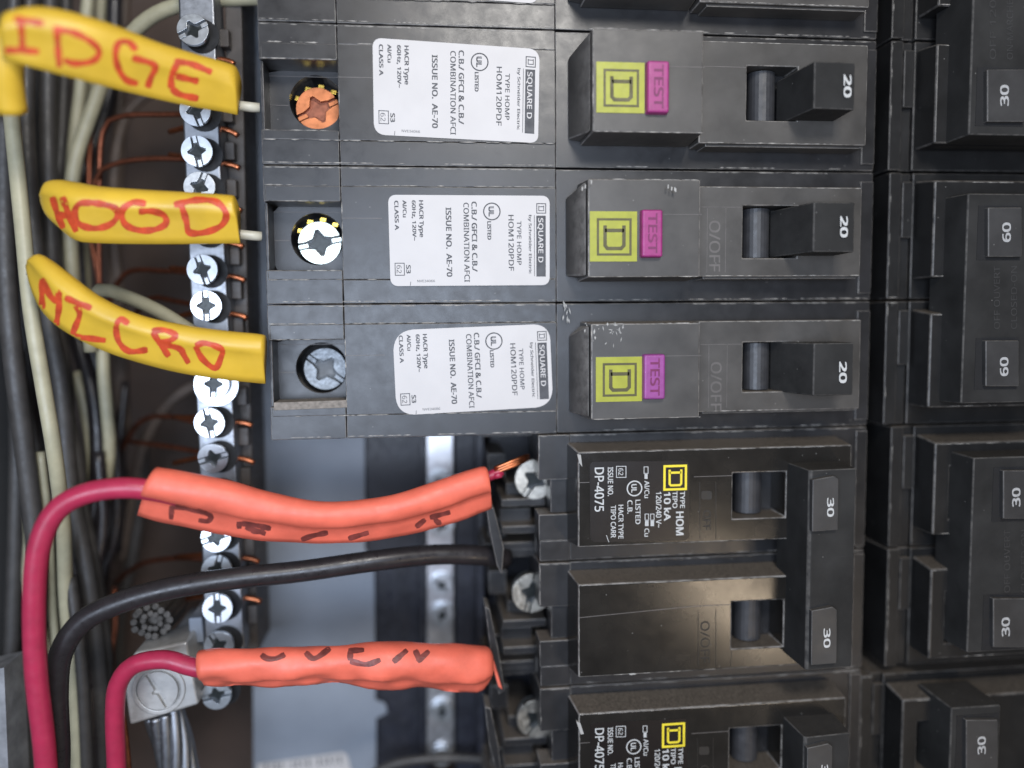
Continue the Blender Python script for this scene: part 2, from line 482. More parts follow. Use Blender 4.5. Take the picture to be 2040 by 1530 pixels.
for i, (u, v, r, a) in enumerate([(876, 962, 26, 0.3), (880, 1046, 26, 0.9), (880, 1166, 24, -0.7), (881, 1226, 24, 1.2), (881, 1419, 24, 1.5), (880, 1508, 22, 0.2)]):
    c = U(u, v, -275); bm = bmesh.new()
    cyl(bm, c.x, c.y, r * 1.12, -291, -284, 28)
    screw_head(bm, c, r, -272, a)
    link_mesh('screw', bm, ['zinc', 'recess_shade', 'pit'], t, bevel=2.2)
t = Thing('support_rail', 'black channel rail between the silver bar and breaker terminals', 'rail', U(940, 1200, -250))
bm = bmesh.new()
prism(bm, [tuple(U(u, v, -300))[:2] for u, v in [(906, 700), (960, 700), (962, 1700), (908, 1700)]], -420, -300)
prism(bm, [tuple(U(u, v, -240))[:2] for u, v in [(948, 840), (964, 840), (968, 1700), (952, 1700)]], -420, -240)
prism(bm, [tuple(U(u, v, -330))[:2] for u, v in [(975, 700), (1110, 700), (1110, 1700), (975, 1700)]], -420, -330)
link_mesh('channel', bm, 'carrier_plastic', t, bevel=3)
t = Thing('lower_rail_rod', 'dark curved rod at the bottom edge below the silver bar', 'rod', U(880, 1520, -250))
bm = bmesh.new(); tube(bm, pxpath([(745, 1540, -230), (800, 1518, -225), (900, 1510, -225), (1000, 1518, -225), (1080, 1540, -230)]), 10)
link_mesh('rod', bm, 'grey_insulation', t, smooth=True)

# ------------------------------------------------------------------ neutral bar
t = Thing('neutral_bar', 'long silver bar of white glinting screws down the left side', 'neutral bar', U(425, 700, -150))
ZB = -120
bm = bmesh.new()
prism(bm, [tuple(U(u, v, ZB))[:2] for u, v in [(352, -60), (425, -60), (440, 330), (456, 640), (470, 900), (488, 1300), (408, 1300), (395, 900), (379, 600), (367, 330)]], ZB - 75, ZB)
link_mesh('bar', bm, 'aluminium', t, bevel=5)
bm = bmesh.new()
prism(bm, [tuple(U(u, v, ZB - 60))[:2] for u, v in [(446, -60), (480, -60), (494, 640), (515, 1300), (485, 1300), (460, 640)]], ZB - 190, ZB - 60)
link_mesh('base', bm, 'base_plastic', t, bevel=3)
def barx(v): return 440 + (v - 330) * 0.0495
tabs = [75, 150, 225, 300, 375, 450, 510, 578, 650, 720, 790, 870, 950, 1020, 1090, 1150, 1225]
for v in tabs:
    bm = bmesh.new(); x = barx(v) + 8
    pxprism(bm, [(x, v - 18), (x + 20, v - 18), (x + 21, v + 18), (x + 1, v + 18)], ZB - 60, ZB - 34)
    link_mesh('tab', bm, 'base_plastic', t, bevel=2.5)
for i, (u, v, a, big) in enumerate([(383, 58, 0.5, 0), (388, 218, 1.9, 0), (391, 300, 1.75, 0), (396, 372, 1.2, 0), (400, 455, 0.3, 0), (402, 537, 1.9, 0), (409, 609, 1.6, 0), (414, 690, 0, 0), (424, 765, 1.5, 1), (416, 843, 1.75, 0), (423, 913, 0.25, 0), (426, 990, 1, 0), (429, 1072, 0.3, 0), (430, 1137, 1.3, 0), (432, 1214, 1.6, 0), (435, 1288, 2.1, 0), (430, 1387, 0.2, 0)]):
    c = U(u, v, ZB + 32); bm = bmesh.new()
    r = 29
    screw_head(bm, c, r, ZB + 30, a, thick=14, slot=0.44, sq=0.56)
    bmesh.ops.rotate(bm, verts=bm.verts[:], cent=(c.x, c.y, ZB + 24), matrix=Matrix.Rotation(random.uniform(-.10, .10), 3, 'X') @ Matrix.Rotation(random.uniform(-.03, .13), 3, 'Y'))
    cyl(bm, c.x, c.y, r * 0.8, ZB - 2, ZB + 17, 24)
    if big:
        c2 = U(u + 1, v, ZB + 12); cyl(bm, c2.x + 4, c2.y - 2, 43, ZB, ZB + 8, 32)
    link_mesh('screw', bm, ['zinc', 'recess_shade', 'pit'], t, bevel=2.2)
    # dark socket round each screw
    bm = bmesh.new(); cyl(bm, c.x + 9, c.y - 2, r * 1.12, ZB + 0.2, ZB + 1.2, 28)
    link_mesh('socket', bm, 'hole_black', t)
# copper ends of the ground wires on both sides of the bar
GL = ['short copper wire end just above the EDGE tape end', 'copper wire end just below the EDGE tape end', 'copper wire end halfway between the EDGE and HOOD tapes',
      'copper wire end at the top right corner of the HOOD tape', 'copper wire end right under the HOOD tape end', 'copper wire end between HOOD and MICRO tapes, the upper one', 'copper wire end between HOOD and MICRO tapes, the lower one',
      'copper wire end hidden behind the MICRO tape', 'copper wire end below the MICRO tape, the upper one', 'copper wire end just above the upper orange tape', 'copper wire end behind the upper orange tape',
      'copper wire end right above the thick black wire', 'copper wire end right below the thick black wire']
gl = [(120, 0.2), (110 + 4, 0.0), (258, 0.6), (328, 0.2), (412, 0.3), (485, 0.2), (552, 0.2), (627, 0.2), (700, 0), (843, 0), (915, 0.2), (1030, 0), (1113, 0.1), (1193, 0.1)]
for i, (v, k) in enumerate([gl[0]] + gl[2:]):
    g = Thing('ground_wire', '', 'copper wire', U(barx(v) + 20, v, ZB - 30), 'bare copper wires clamped in the silver screw bar')
    x = barx(v)
    bm = bmesh.new()
    tube(bm, pxpath([(x - 95 - i * 3, v - 6 + 14 * math.sin(i * 2.3), ZB - 120), (x - 40, v - 10, ZB - 50), (x - 10, v - 5, ZB - 30), (x + 24, v + k * 6, ZB - 26), (x + 38, v + 5 + k * 14, ZB - 26)]), 5.5, 10)
    link_mesh('conductor', bm, 'copper', g, smooth=True)
    g.o['label'] = GL[i]

# ================================================================== arc-fault breakers
SEAM = [543.7 - 254 * k for k in range(-1, 8)]         # SEAM[0] is the seam above breaker zero
def seam(k): return 543.7 - 254 * k
def disc_hole_plate(bm, x0, x1, y0, y1, cx, cy, r, z0, z1, n=40):
    """rectangular slab with a round hole"""
    C, Rr = [], []
    for i in range(n):
        a = 2 * math.pi * (i + 0.5) / n
        dx, dy = math.cos(a), math.sin(a)
        C.append((cx + r * dx, cy + r * dy))
        k = min((x1 - cx) / dx if dx > 1e-9 else 1e9, (x0 - cx) / dx if dx < -1e-9 else 1e9, (y1 - cy) / dy if dy > 1e-9 else 1e9, (y0 - cy) / dy if dy < -1e-9 else 1e9)
        Rr.append((cx + k * dx, cy + k * dy))
    ct = [bm.verts.new((*p, z1)) for p in C]; cb = [bm.verts.new((*p, z0)) for p in C]; rt = [bm.verts.new((*p, z1)) for p in Rr]
    for i in range(n):
        j = (i + 1) % n
        bm.faces.new((ct[i], rt[i], rt[j], ct[j])); bm.faces.new((ct[j], cb[j], cb[i], ct[i]))

WL = [('by Schneider Electric', 1053, 428, 546, 6.5, 0), ('TYPE HOMP', 1029, 440, 528, 10.5, .004), ('HOM120PDF', 1012, 428, 540, 12.5, .004), ('LISTED', 970, 441, 477, 8.5, .012),
      ('C.B./ GFCI & C.B./', 939, 402, 541, 12, .012), ('COMBINATION AFCI', 923, 404, 562, 12.5, .004), ('ISSUE NO.  AE-70', 888, 414, 551, 12.5, .012), ('HACR Type', 836, 400, 472, 9.5, .006),
      ('60Hz, 120V~', 822, 400, 479, 8.5, .006), ('Al/Cu', 804, 400, 433, 8.5, .006), ('CLASS A', 788, 401, 458, 9, .006), ('S3', 808, 528, 544, 10, .012), ('UL', 973, 412, 430, 12, .03)]
def white_label(par, quad_px, radii, z=0.4, shift=None):
    quad = [tuple(U(*p, z + 1)) for p in quad_px]
    if shift: quad = [(p[0], p[1] + shift) for p in quad]
    bm = bmesh.new(); prism(bm, round_quad([q[:2] for q in quad], radii), z, z + 1)
    lb = link_mesh('label', bm, 'label_paper', par)
    bl = bil([q[:2] for q in quad])
    def M(u, v): return bl((u - 776) / (1095 - 776), (v - 389) / (569.5 - 389))
    zt = z + 1.1
    bm = bmesh.new()
    for s, u, v0, v1, h, b in WL:
        text_bm(bm, s, M(u, v0), M(u, v1), h * 0.97, zt, b * 1.6 + (.008 if h > 9.6 else .02))
    text_bm(bm, '62', M(789, 528), M(789, 544), 11, zt, .0)
    text_bm(bm, 'NVE34066', M(829, 562), M(864, 562), 5.5, zt, .0)
    def R4(u0, v0, u1, v1): return [M(u0, v0), M(u1, v0), M(u1, v1), M(u0, v1), M(u0, v0)]
    strokes(bm, [R4(786, 524, 804, 548)], 1.4, zt)
    strokes(bm, [R4(1069, 405, 1087, 424)], 1.6, zt)
    strokes(bm, [[M(1073, 409), M(1073, 419), M(1083, 419), M(1083, 409)], [M(1073, 411), M(1083, 411)]], 1.4, zt)
    strokes(bm, [[M(1064, 428), M(1064, 551)], [M(816, 561), M(815, 569)]], 1.0, zt)
    c = Vector(M(979, 421)); 
    strokes(bm, [circ(c.x, c.y, 15.5, 28, close=True)], 2.2, zt)
    prism(bm, R4(1068, 429, 1087, 552)[:4], zt, zt + 0.3)
    link_mesh('printed_text', bm, 'ink', lb)
    bm = bmesh.new(); text_bm(bm, 'SQUARE D', M(1072, 434), M(1072, 523), 11.5, zt + 0.4, .014)
    link_mesh('reversed_text', bm, 'label_paper', lb)

def worn(par, lines, z, seed, w=1.5, keep=0.7):
    rnd = random.Random(seed); bm = bmesh.new()
    for (x0, y0, x1, y1) in lines:
        L = math.hypot(x1 - x0, y1 - y0); ux, uy = (x1 - x0) / L, (y1 - y0) / L; s_ = 0.0
        while s_ < L:
            seg = rnd.uniform(6, 34); e = min(L, s_ + seg)
            if rnd.random() < keep:
                pts = []; n = max(2, int((e - s_) / 5))
                ws = [rnd.uniform(0.35, 1.0) * w for _ in range(n + 1)]; ws[0] = ws[-1] = 0.2
                up = [(x0 + ux * (s_ + (e - s_) * i / n) - uy * ws[i] / 2, y0 + uy * (s_ + (e - s_) * i / n) + ux * ws[i] / 2) for i in range(n + 1)]
                dn = [(x0 + ux * (s_ + (e - s_) * i / n) + uy * ws[i] / 2, y0 + uy * (s_ + (e - s_) * i / n) - ux * ws[i] / 2) for i in range(n, -1, -1)]
                prism(bm, up + dn, z - 1.5, z + 0.25)
            s_ = e + rnd.uniform(0, 5)
    link_mesh('worn_edge', bm, 'worn_edge', par, kind='stuff')
AF = {  # per breaker: measured outlines on the photograph (pixels)
 1: dict(label=[(742, 75), (1075, 98), (1072, 285), (745, 268)], lr=[16, 20, 14, 20], block=(1185, 1404, 60, 263), face=(1405, 1728, 85, 288), badge=(1188, 1284, 124, 225), test=(1290, 1334, 120, 224), win=(1488, 1562, 132, 240), hand=(1622, 1706, 122, 217), num=(1681, 150, 193, 17), scr=(633, 218), hole=(630, 203), mat='copper_screw', ang=0.45, off=None, btn='button_pink'),
 2: dict(label=[(773, 388), (1095, 390), (1095, 568), (778, 570)], lr=[14, 14, 14, 14], block=(1176, 1398, 358, 551), face=(1400, 1716, 372, 551), badge=(1175, 1269, 421, 521), test=(1279, 1321, 417, 512), win=(1480, 1548, 410, 514), hand=(1621, 1705, 402, 502), num=(1674, 432, 472, 17), scr=(637, 484), hole=(632, 476), mat='bright_zinc', ang=0.2, off=(1413, 440, 541, 26), btn='button_pink'),
 3: dict(label=[(782, 658), (1095, 645), (1102, 810), (790, 828)], lr=[38, 30, 34, 34], block=(1182, 1397, 645, 833), face=(1399, 1714, 638, 818), badge=(1187, 1279, 711, 800), test=(1283, 1326, 706, 796), win=(1480, 1548, 682, 780), hand=(1621, 1703, 683, 788), num=(1672, 722, 762, 17), scr=(648, 735), hole=(641, 733), mat='dull_zinc', ang=2.5, off=(1416, 722, 818, 26), btn='button_purple'),
}
AFL = {0: 'topmost single breaker, cut off by the top edge of the photo',
       1: 'single 20 amp breaker with copper screw, white label and pink test button',
       2: 'single 20 amp breaker with bright silver screw, between two like it',
       3: 'lowest of the 20 amp breakers, dull grey screw and purple test button'}
def afci(k):
    s = seam(k - 1)
    src = AF[max(1, k)]; dy = 254 if k == 0 else 0
    ZBK, ZF, ZH = (92 if k < 2 else 78), 52, 138
    T = Thing('arc_fault_breaker', AFL[k], 'circuit breaker', (300, s - 127, -300), 'circuit breakers of the left column')
    def rect(r, z):
        a = U(r[0], (r[2] + r[3]) / 2, z); b = U(r[1], (r[2] + r[3]) / 2, z); m = (r[0] + r[1]) / 2
        c = U(m, r[3], z); d = U(m, r[2], z)
        return a.x, b.x, c.y + dy, d.y + dy
    # body of the housing
    bm = bmesh.new()
    py0, py1 = s - 191, s - 66                     # terminal pocket
    hc = U(*src['hole'], -70); hc.y += dy
    box(bm, -289, -150.5, s - 253, py0, -320, -3)
    box(bm, -289, -150.5, py1, s - 1, -320, -3)
    box(bm, -289, -284, py0 + .5, py1 - .5, -320, -14)
    box(bm, -149, 252, s - 253, s - 209, -320, -3)
    box(bm, -149, 252, s - 37, s - 1, -320, -3)
    box(bm, -149, 252, s - 208.5, s - 37.5, -320, 0)
    box(bm, -285, -150, s - 208.5, s - 191.5, -60, -0.5)
    box(bm, -285, -150, s - 65.5, s - 37.5, -60, -0.5)
    # shoulder under the raised face, stepped at the left end
    box(bm, 253.2, 890, s - 252, s - 2, -320, -6)
    box(bm, 862, 889, s - 240, s - 20, -20, -1)
    link_mesh('body', bm, 'breaker_plastic', T, bevel=1.6)
    bm = bmesh.new()
    disc_hole_plate(bm, -284.5, -150, py0, py1, hc.x, hc.y, 50, -150, -72)
    link_mesh('terminal_pocket', bm, 'breaker_plastic', T)
    bm = bmesh.new(); cyl(bm, hc.x, hc.y, 52, -200, -150, 24)
    link_mesh('terminal_well', bm, 'hole_black', T)
    bm = bmesh.new()
    strokes(bm, [[(-284, s - 130), (hc.x - 52, s - 130)], [(-147, s - 96), (-60, s - 96)], [(-284, s - 76), (-152, s - 76)]], 1.4, 0 if False else -71.5, 0.6)
    link_mesh('mould_line', bm, 'engraved_line', T)
    bm = bmesh.new()
    strokes(bm, [[(-149, s - 96), (-75, s - 96)]], 1.3, 0, 0.5)
    link_mesh('mould_line', bm, 'engraved_line', T)
    sc_ = U(*src['scr'], -78); sc_.y += dy
    bm = bmesh.new(); screw_head(bm, sc_, 41, -78, src['ang'], thick=26, slot=0.34, sq=0.6)
    link_mesh('terminal_screw', bm, [src['mat'], 'recess_shade' if k != 1 else 'copper_recess_shade', 'pit' if k not in (1, 3) else ('copper_recess_shade', 0, 'dull_pit')[k - 1]], T, bevel=2.5)
    bm = bmesh.new()  # small metal bits standing in for washer reflections in the well wall
    for i, a in enumerate((0.9, 1.45, 2.0, 2.55) if k != 3 else (0.3,)):
        bx, by = sc_.x + 47 * math.cos(a), sc_.y + 47 * math.sin(a)
        prism(bm, [(bx - 7, by - 4), (bx + 5, by - 5), (bx + 7, by + 3), (bx - 5, by + 5)], -104, -90 - 3 * i)
    link_mesh('washer_glints', bm, 'glint_brass' if k != 3 else 'dull_zinc', T, bevel=1)
    # raised test block
    x0, x1, y0, y1 = rect(src['block'], ZBK)
    bm = bmesh.new()
    prism(bm, [(x0 - 8, y0 - 5), (x1 + 1, y0 - 5), (x1 + 1, y1 + 5), (x0 - 8, y1 + 5)], -6, ZBK, taper=4)
    pf = [(x0 - 30, -6), (x0 - 30, 4), (x0 - 6, ZBK - 10), (x0 - 6, -6)]
    A = [bm.verts.new((x, y0 + (6 if x < x0 - 20 else 2), z)) for x, z in pf]; B = [bm.verts.new((x, y1 - (22 if x < x0 - 20 else 2), z)) for x, z in pf]
    bm.faces.new(A); bm.faces.new(B[::-1])
    for i in range(4): bm.faces.new((A[i], A[(i + 1) % 4], B[(i + 1) % 4], B[i]))
    link_mesh('test_block', bm, 'face_plastic', T, bevel=3)
    # face with the handle opening
    fx0, fx1, fy0, fy1 = rect(src['face'], ZF)
    wx0, wx1, wy0, wy1 = rect(src['win'], ZF)
    hx0, hx1, hy0, hy1 = rect(src['hand'], ZH)
    bm = bmesh.new()
    plate(bm, x1 + 3, fx1, fy0, fy1, -5, ZF, [(wx0, max(wx1, hx0 + 10), wy0, wy1)])
    link_mesh('face', bm, 'face_plastic', T, bevel=3)
    bm = bmesh.new()
    box(bm, fx0 + 4, fx1 - 3, fy0 - 4, fy0 + 3, -5, ZF - 9)
    link_mesh('face_ledge', bm, 'face_plastic', T, bevel=1.5)
    bm = bmesh.new(); ym = y1 - 62 if k < 3 else y1 - 60
    strokes(bm, [[(x0 + 4, ym), (x1, ym)]], 1.2, ZBK, 0.4)
    strokes(bm, [[(x1 + 6, wy1 - 3), (wx0 - 2, wy1 - 3)]], 1.3, ZF, 0.4)
    link_mesh('mould_line', bm, 'engraved_line', T)
    # handle: wedge standing out of the opening
    bm = bmesh.new()
    prof = [(wx1 + 2, ZF - 40), (hx0, ZH), (hx1, ZH - 4), (hx1 + 5, ZF - 3), (hx1 - 5, ZF - 40)]
    A = [bm.verts.new((x, hy0, z)) for x, z in prof]; B = [bm.verts.new((x, hy1, z)) for x, z in prof]
    bm.faces.new(A); bm.faces.new(B[::-1])
    for i in range(5): bm.faces.new((A[i], A[(i + 1) % 5], B[(i + 1) % 5], B[i]))
    hd = link_mesh('handle', bm, 'handle_plastic', T, bevel=3)
    if src['num']:
        u, v0, v1, w = src['num']
        a, b_ = U(u, v0, ZH), U(u, v1, ZH)
        bm = bmesh.new(); text_bm(bm, '20', (a.x, a.y + dy), (b_.x, b_.y + dy), w, ZH + 0.3, .03, 0.2)
        link_mesh('rating', bm, 'white_print', hd)
    # rocker drum in the opening
    bm = bmesh.new(); cx_, r_ = (wx0 + wx1) / 2 + 9, 26
    n = 12
    A = [(cx_ + r_ * math.cos(math.pi * i / n), 8 + r_ * math.sin(math.pi * i / n)) for i in range(n + 1)]
    P = [bm.verts.new((x, wy0 + 2, z)) for x, z in A]; Q = [bm.verts.new((x, wy1 - 2, z)) for x, z in A]
    for i in range(n): bm.faces.new((P[i], P[i + 1], Q[i + 1], Q[i]))
    bm.faces.new(P); bm.faces.new(Q[::-1])
    link_mesh('rocker', bm, 'rocker_plastic', T, smooth=False)
    # badge
    bx0, bx1, by0, by1 = rect(src['badge'], ZBK + 1)
    bm = bmesh.new(); box(bm, bx0, bx1, by0, by1, ZBK, ZBK + 1.4)
    bd = link_mesh('badge', bm, 'badge_yellow', T)
    q = lambda s_, t_: (bx0 + (bx1 - bx0) * s_, by1 - (by1 - by0) * t_)
    bm = bmesh.new(); a_, b_ = logo_lines(q)
    strokes(bm, a_, 4.2, ZBK + 1.5, 0.3); strokes(bm, b_, 6.4, ZBK + 1.5, 0.35)
    link_mesh('emblem', bm, 'badge_line', bd)
    # test button
    tx0, tx1, ty0, ty1 = rect(src['test'], ZBK + 14)
    bm = bmesh.new(); box(bm, tx0 - 1, tx1 + 1, ty0 - 1, ty1 + 1, ZBK - 4, ZBK + 14, taper=1.5)
    bt = link_mesh('test_button', bm, src['btn'], T, bevel=4, seg=3)
    bm = bmesh.new(); xx = tx0 + (tx1 - tx0) * 0.30
    text_bm(bm, 'TEST', (xx, ty1 - 8), (xx, ty0 + 8), (tx1 - tx0) * 0.52, ZBK + 14.2, .02, 0.3)
    link_mesh('lettering', bm, 'button_letter', bt)
    if src['off'] and k:
        u, v0, v1, w = src['off']
        a, b_ = U(u, v0, ZF), U(u, v1, ZF)
        bm = bmesh.new(); text_bm(bm, 'O/OFF', a, b_, w, ZF + 0.2, -0.012, 0.2)
        strokes(bm, [[(a.x - 4, wy1 - 3), (a.x - 4, fy0 + 8)], [(a.x + w + 6, wy1 - 3), (a.x + w + 6, fy0 + 8)]], 1.0, ZF, 0.4)
        link_mesh('off_marking', bm, 'engraved_line', T)
    white_label(T, src['label'], src['lr'], shift=dy)
    worn(T, [(-286, s - 36, 250, s - 36), (-286, s - 65, -152, s - 65), (-148, s - 66, -148, s - 190), (-286, s - 209, 250, s - 209), (-284, s - 192, -152, s - 192)], 0, k * 7 + 1, 2.3, 0.75)
    worn(T, [(-287, s - 4, 250, s - 4), (-287, s - 249, 250, s - 249)], -3, k * 7 + 2, 2.3, 0.7)
    worn(T, [(x0 - 2, y1 + .5, x1 - 2, y1 + .5), (x0, y0, x1, y0), (x0 - 3, y0, x0 - 3, y1)], ZBK, k * 7 + 3, 2.0, 0.7)
    worn(T, [(fx0 + 4, fy1 - 2, fx1 - 2, fy1 - 2), (fx0 + 4, fy0 + 2, fx1 - 2, fy0 + 2)], ZF, k * 7 + 4, 2.0, 0.7)
    worn(T, [(fx0, s - 4, 880, s - 4), (258, s - 4, 300, s - 4), (300, s - 249, 885, s - 249)], -6, k * 7 + 5, 2.0, 0.55)
    return T
TH = [afci(k) for k in range(4)]

# chipped corner and paint scrapes on the third breaker
bm = bmesh.new()
for i in range(26):
    u = random.uniform(1160, 1245); v = random.uniform(640, 662) + (random.random() ** 3) * 45
    c = U(u, v, 78.5); a = random.uniform(1.2, 1.9) if random.random() < .6 else random.uniform(0, 3); L = random.uniform(2, 11); w = random.uniform(0.8, 3)
    d = Vector((math.cos(a), math.sin(a))) * L; e = Vector((-d.y, d.x)).normalized() * w
    prism(bm, [tuple(c.xy - d * 0.5 - e * 0.2), tuple(c.xy + e * 0.6), tuple(c.xy + d * 0.5), tuple(c.xy - e * 0.7)], 78.3, 78.9)
for i in range(9):
    c = U(random.uniform(1122, 1136), random.uniform(604, 640), 1); a = random.uniform(1.3, 1.9)
    d = Vector((math.cos(a), math.sin(a))) * random.uniform(3, 8); e = Vector((-d.y, d.x)).normalized() * random.uniform(1, 2)
    prism(bm, [tuple(c.xy - d), tuple(c.xy + e), tuple(c.xy + d), tuple(c.xy - e)], -1, 1)
link_mesh('paint_scrapes', bm, 'paint_fleck', TH[3], kind='stuff')
bm = bmesh.new()
for u, v in ((1331, 372), (1338, 376), (1344, 377), (1346, 379), (1178, 363), (1160, 376), (1166, 372)):
    c = U(u, v, 92.8); prism(bm, [(c.x - 1.2, c.y - 3), (c.x + 1, c.y - 3.2), (c.x + 1.3, c.y + 3), (c.x - .6, c.y + 4)], 90, 93.2)
link_mesh('paint_scrapes', bm, 'paint_fleck', TH[2], kind='stuff')
bm = bmesh.new()
pxprism(bm, [(545, 802), (690, 797), (692, 812), (545, 818)], -60, 0.8)
link_mesh('dusty_ledge', bm, 'dust_brown', TH[3], bevel=1)

# ================================================================== two-pole breakers, left column
DL = [('DP-4075', 1185, 932, 1019, 21, .012), ('ISSUE NO.', 1211, 931, 988, 12, .02), ('TIPO CARR', 1217, 1007, 1071, 11.5, .015), ('HACR TYPE', 1232, 1006, 1073, 11.5, .015), ('62', 1232, 933, 947, 11, .0),
      ('C.B.', 1250, 997, 1023, 11.5, .015), ('LISTED', 1266, 996, 1044, 11.5, .015), ('Al/Cu', 1284, 958, 992, 11, .015), ('Cu', 1284, 1053, 1069, 11, .015), ('120/240 V~', 1307, 980, 1051, 12.5, .015),
      ('10 kA', 1323, 981, 1037, 15, .025), ('TIPO', 1340, 979, 1012, 11, .02), ('TYPE', 1355, 979, 1012, 11, .02), ('HOM', 1347, 1020, 1066, 17.5, .025), ('UL', 1258, 965, 981, 12, .03)]
ZF2, ZT = 62, 142
def double_pole(dy, label):
    T = Thing('double_pole_breaker', label, 'circuit breaker', (500, -472 + dy, -300), 'circuit breakers of the left column')
    def W(u, v, z): p = U(u, v, z); return (p.x, p.y + dy)
    def rx(r, z):
        a = U(r[0], (r[2] + r[3]) / 2, z); b = U(r[1], (r[2] + r[3]) / 2, z); m = (r[0] + r[1]) / 2
        return a.x, b.x, U(m, r[3], z).y + dy, U(m, r[2], z).y + dy
    for pole in (0, 1):
        s = seam(3) - 254 * pole + dy
        bm = bmesh.new()
        # shoulder plate with the notch over the terminal screw
        plate(bm, 215, 889, s - 251.5, s - 1.5, -60, 0, [(214, 246, s - 158, s - 90)] if False else [])
        box(bm, 246, 888, s - 250.5, s - 2.5, -330, -61)
        for a, b_ in ((s - 60, s - 12), (s - 250, s - 205)):
            box(bm, 216, 250, a, b_, -160, -61)
        bmesh.ops.delete(bm, geom=[v for v in bm.verts if abs(v.co.z) < 61 and v.co.z > -60.5], context='VERTS')
        # rebuild shoulder as strips
        box(bm, 215, 277, s - 89, s - 1.5, -60, 0)
        box(bm, 240, 277, s - 157, s - 90, -60, -10)
        box(bm, 215, 277, s - 210, s - 158, -60, 0)
        box(bm, 217, 277, s - 251.5, s - 211, -60, -3)
        box(bm, 277.6, 889, s - 251.5, s - 1.5, -60, -4)
        box(bm, 864, 888, s - 245, s - 8, -60, 1)
        link_mesh('body', bm, 'breaker_plastic', T, bevel=1.8)
        # terminal barriers left of the housing
        bm = bmesh.new()
        for a, h, x in ((-150, -80, 150), (-205, -75, 150), (-8, -105, 110), (-246, -100, 115)):
            box(bm, x, 240, s + a - 9, s + a + 7, -330, h)
        box(bm, 128, 165, s - 246, s - 200, -330, -150)
        box(bm, 128, 165, s - 110, s - 60, -330, -150)
        box(bm, 150, 214, s - 215, s - 172, -300, -118)
        box(bm, 165, 214, s - 150, s - 120, -300, -130)
        link_mesh('terminal_barrier', bm, 'breaker_plastic', T, bevel=2)
        sc_ = U(*((1064, 955), (1058, 1182))[pole], -78)
        bm = bmesh.new(); screw_head(bm, (sc_.x + 2, sc_.y + dy), 41, -78, (1.0, 1.3)[pole], thick=30, slot=0.34, sq=0.55)
        link_mesh('terminal_screw', bm, ['aged_zinc', 'recess_shade', 'pit'], T, bevel=2)
        # raised face with opening
        if pole == 0: fr, wr = (1152, 1702, 900, 1080), (1460, 1545, 942, 1032)
        else: fr, wr = (1152, 1690, 1160, 1345), (1458, 1545, 1198, 1290)
        x0, x1, y0, y1 = rx(fr, ZF2); wx0, wx1, wy0, wy1 = rx(wr, ZF2)
        x0, x1 = 281, 822
        y1 = s - 26; y0 = s - 208
        bm = bmesh.new()
        plate(bm, x0, x1, y0, y1, -4, ZF2, [(wx0, 688, wy0, wy1)])
        for v in bm.verts:      # drafted flanks
            if v.co.z < 0:
                if abs(v.co.y - y1) < 1e-3: v.co.y += 9
                if abs(v.co.y - y0) < 1e-3: v.co.y -= 6
                if abs(v.co.x - x0) < 1e-3: v.co.x -= 10
        face = link_mesh('face', bm, 'gloss_plastic', T, bevel=3.5)
        worn(T, [(x0 + 3, y1 - 2, x1 - 3, y1 - 2), (x0 + 3, y0 + 2, 690, y0 + 2), (x0 + 2, y0 + 3, x0 + 2, y1 - 3)], ZF2, 50 + pole + int(dy), 1.4, 0.55)
        worn(T, [(218, s - 4, 276, s - 4), (217, s - 5, 217, s - 88)], 0, 60 + pole + int(dy), 1.4, 0.6)
        worn(T, [(280, s - 4, 880, s - 4), (280, s - 249, 880, s - 249)], -4, 70 + pole + int(dy), 1.4, 0.45)
        bm = bmesh.new(); ym = wy1 - 4
        strokes(bm, [[(x0 + 2, y1 - 58), (x0 + 22, y1 - 58)] if pole == 0 else [(x0 + 2, y1 - 64), (505, ym)], [(505, ym), (wx0 - 2, ym)]], 1.3, ZF2, 0.4)
        link_mesh('mould_line', bm, 'engraved_line', T)
        # rocker drum
        bm = bmesh.new(); cx_, r_, n = (wx0 + wx1) / 2 + 8, 27, 12
        A = [(cx_ + r_ * math.cos(math.pi * i / n), 8 + r_ * math.sin(math.pi * i / n)) for i in range(n + 1)]
        P = [bm.verts.new((x, wy0 + 2, z)) for x, z in A]; Q = [bm.verts.new((x, wy1 - 2, z)) for x, z in A]
        for i in range(n): bm.faces.new((P[i], P[i + 1], Q[i + 1], Q[i]))
        bm.faces.new(P); bm.faces.new(Q[::-1])
        link_mesh('rocker', bm, 'rocker_plastic', T)
        if pole == 0:
            bm = bmesh.new()
            prism(bm, round_quad([W(1175, 920, ZF2), W(1373, 918, ZF2), W(1373, 1076, ZF2), W(1176, 1080, ZF2)], [10] * 4), ZF2 - 1, ZF2 + 0.5)
            lb = link_mesh('label', bm, 'label_black', T)
            bm = bmesh.new(); zt = ZF2 + 0.6
            for s_, u, v0, v1, h, b in DL: text_bm(bm, s_, W(u, v0, zt), W(u, v1, zt), h * 1.02, zt, b * .8 + .006)
            R4 = lambda u0, v0, u1, v1: [W(u0, v0, zt), W(u1, v0, zt), W(u1, v1, zt), W(u0, v1, zt), W(u0, v0, zt)]
            strokes(bm, [R4(1228, 929, 1247, 951), R4(1283, 930, 1291, 943), R4(1285, 1024, 1292, 1036), R4(1296, 1024, 1303, 1036)], 1.3, zt)
            for (a, b_, c_, d_) in ((1284, 943, 1290, 954), (1285, 1036, 1292, 1048), (1296, 1036, 1303, 1048)):
                prism(bm, R4(a, b_, c_, d_)[:4], zt, zt + .3)
            c = Vector(W(1264, 973, zt)); strokes(bm, [circ(c.x, c.y, 14, 28, close=True)], 2.4, zt)
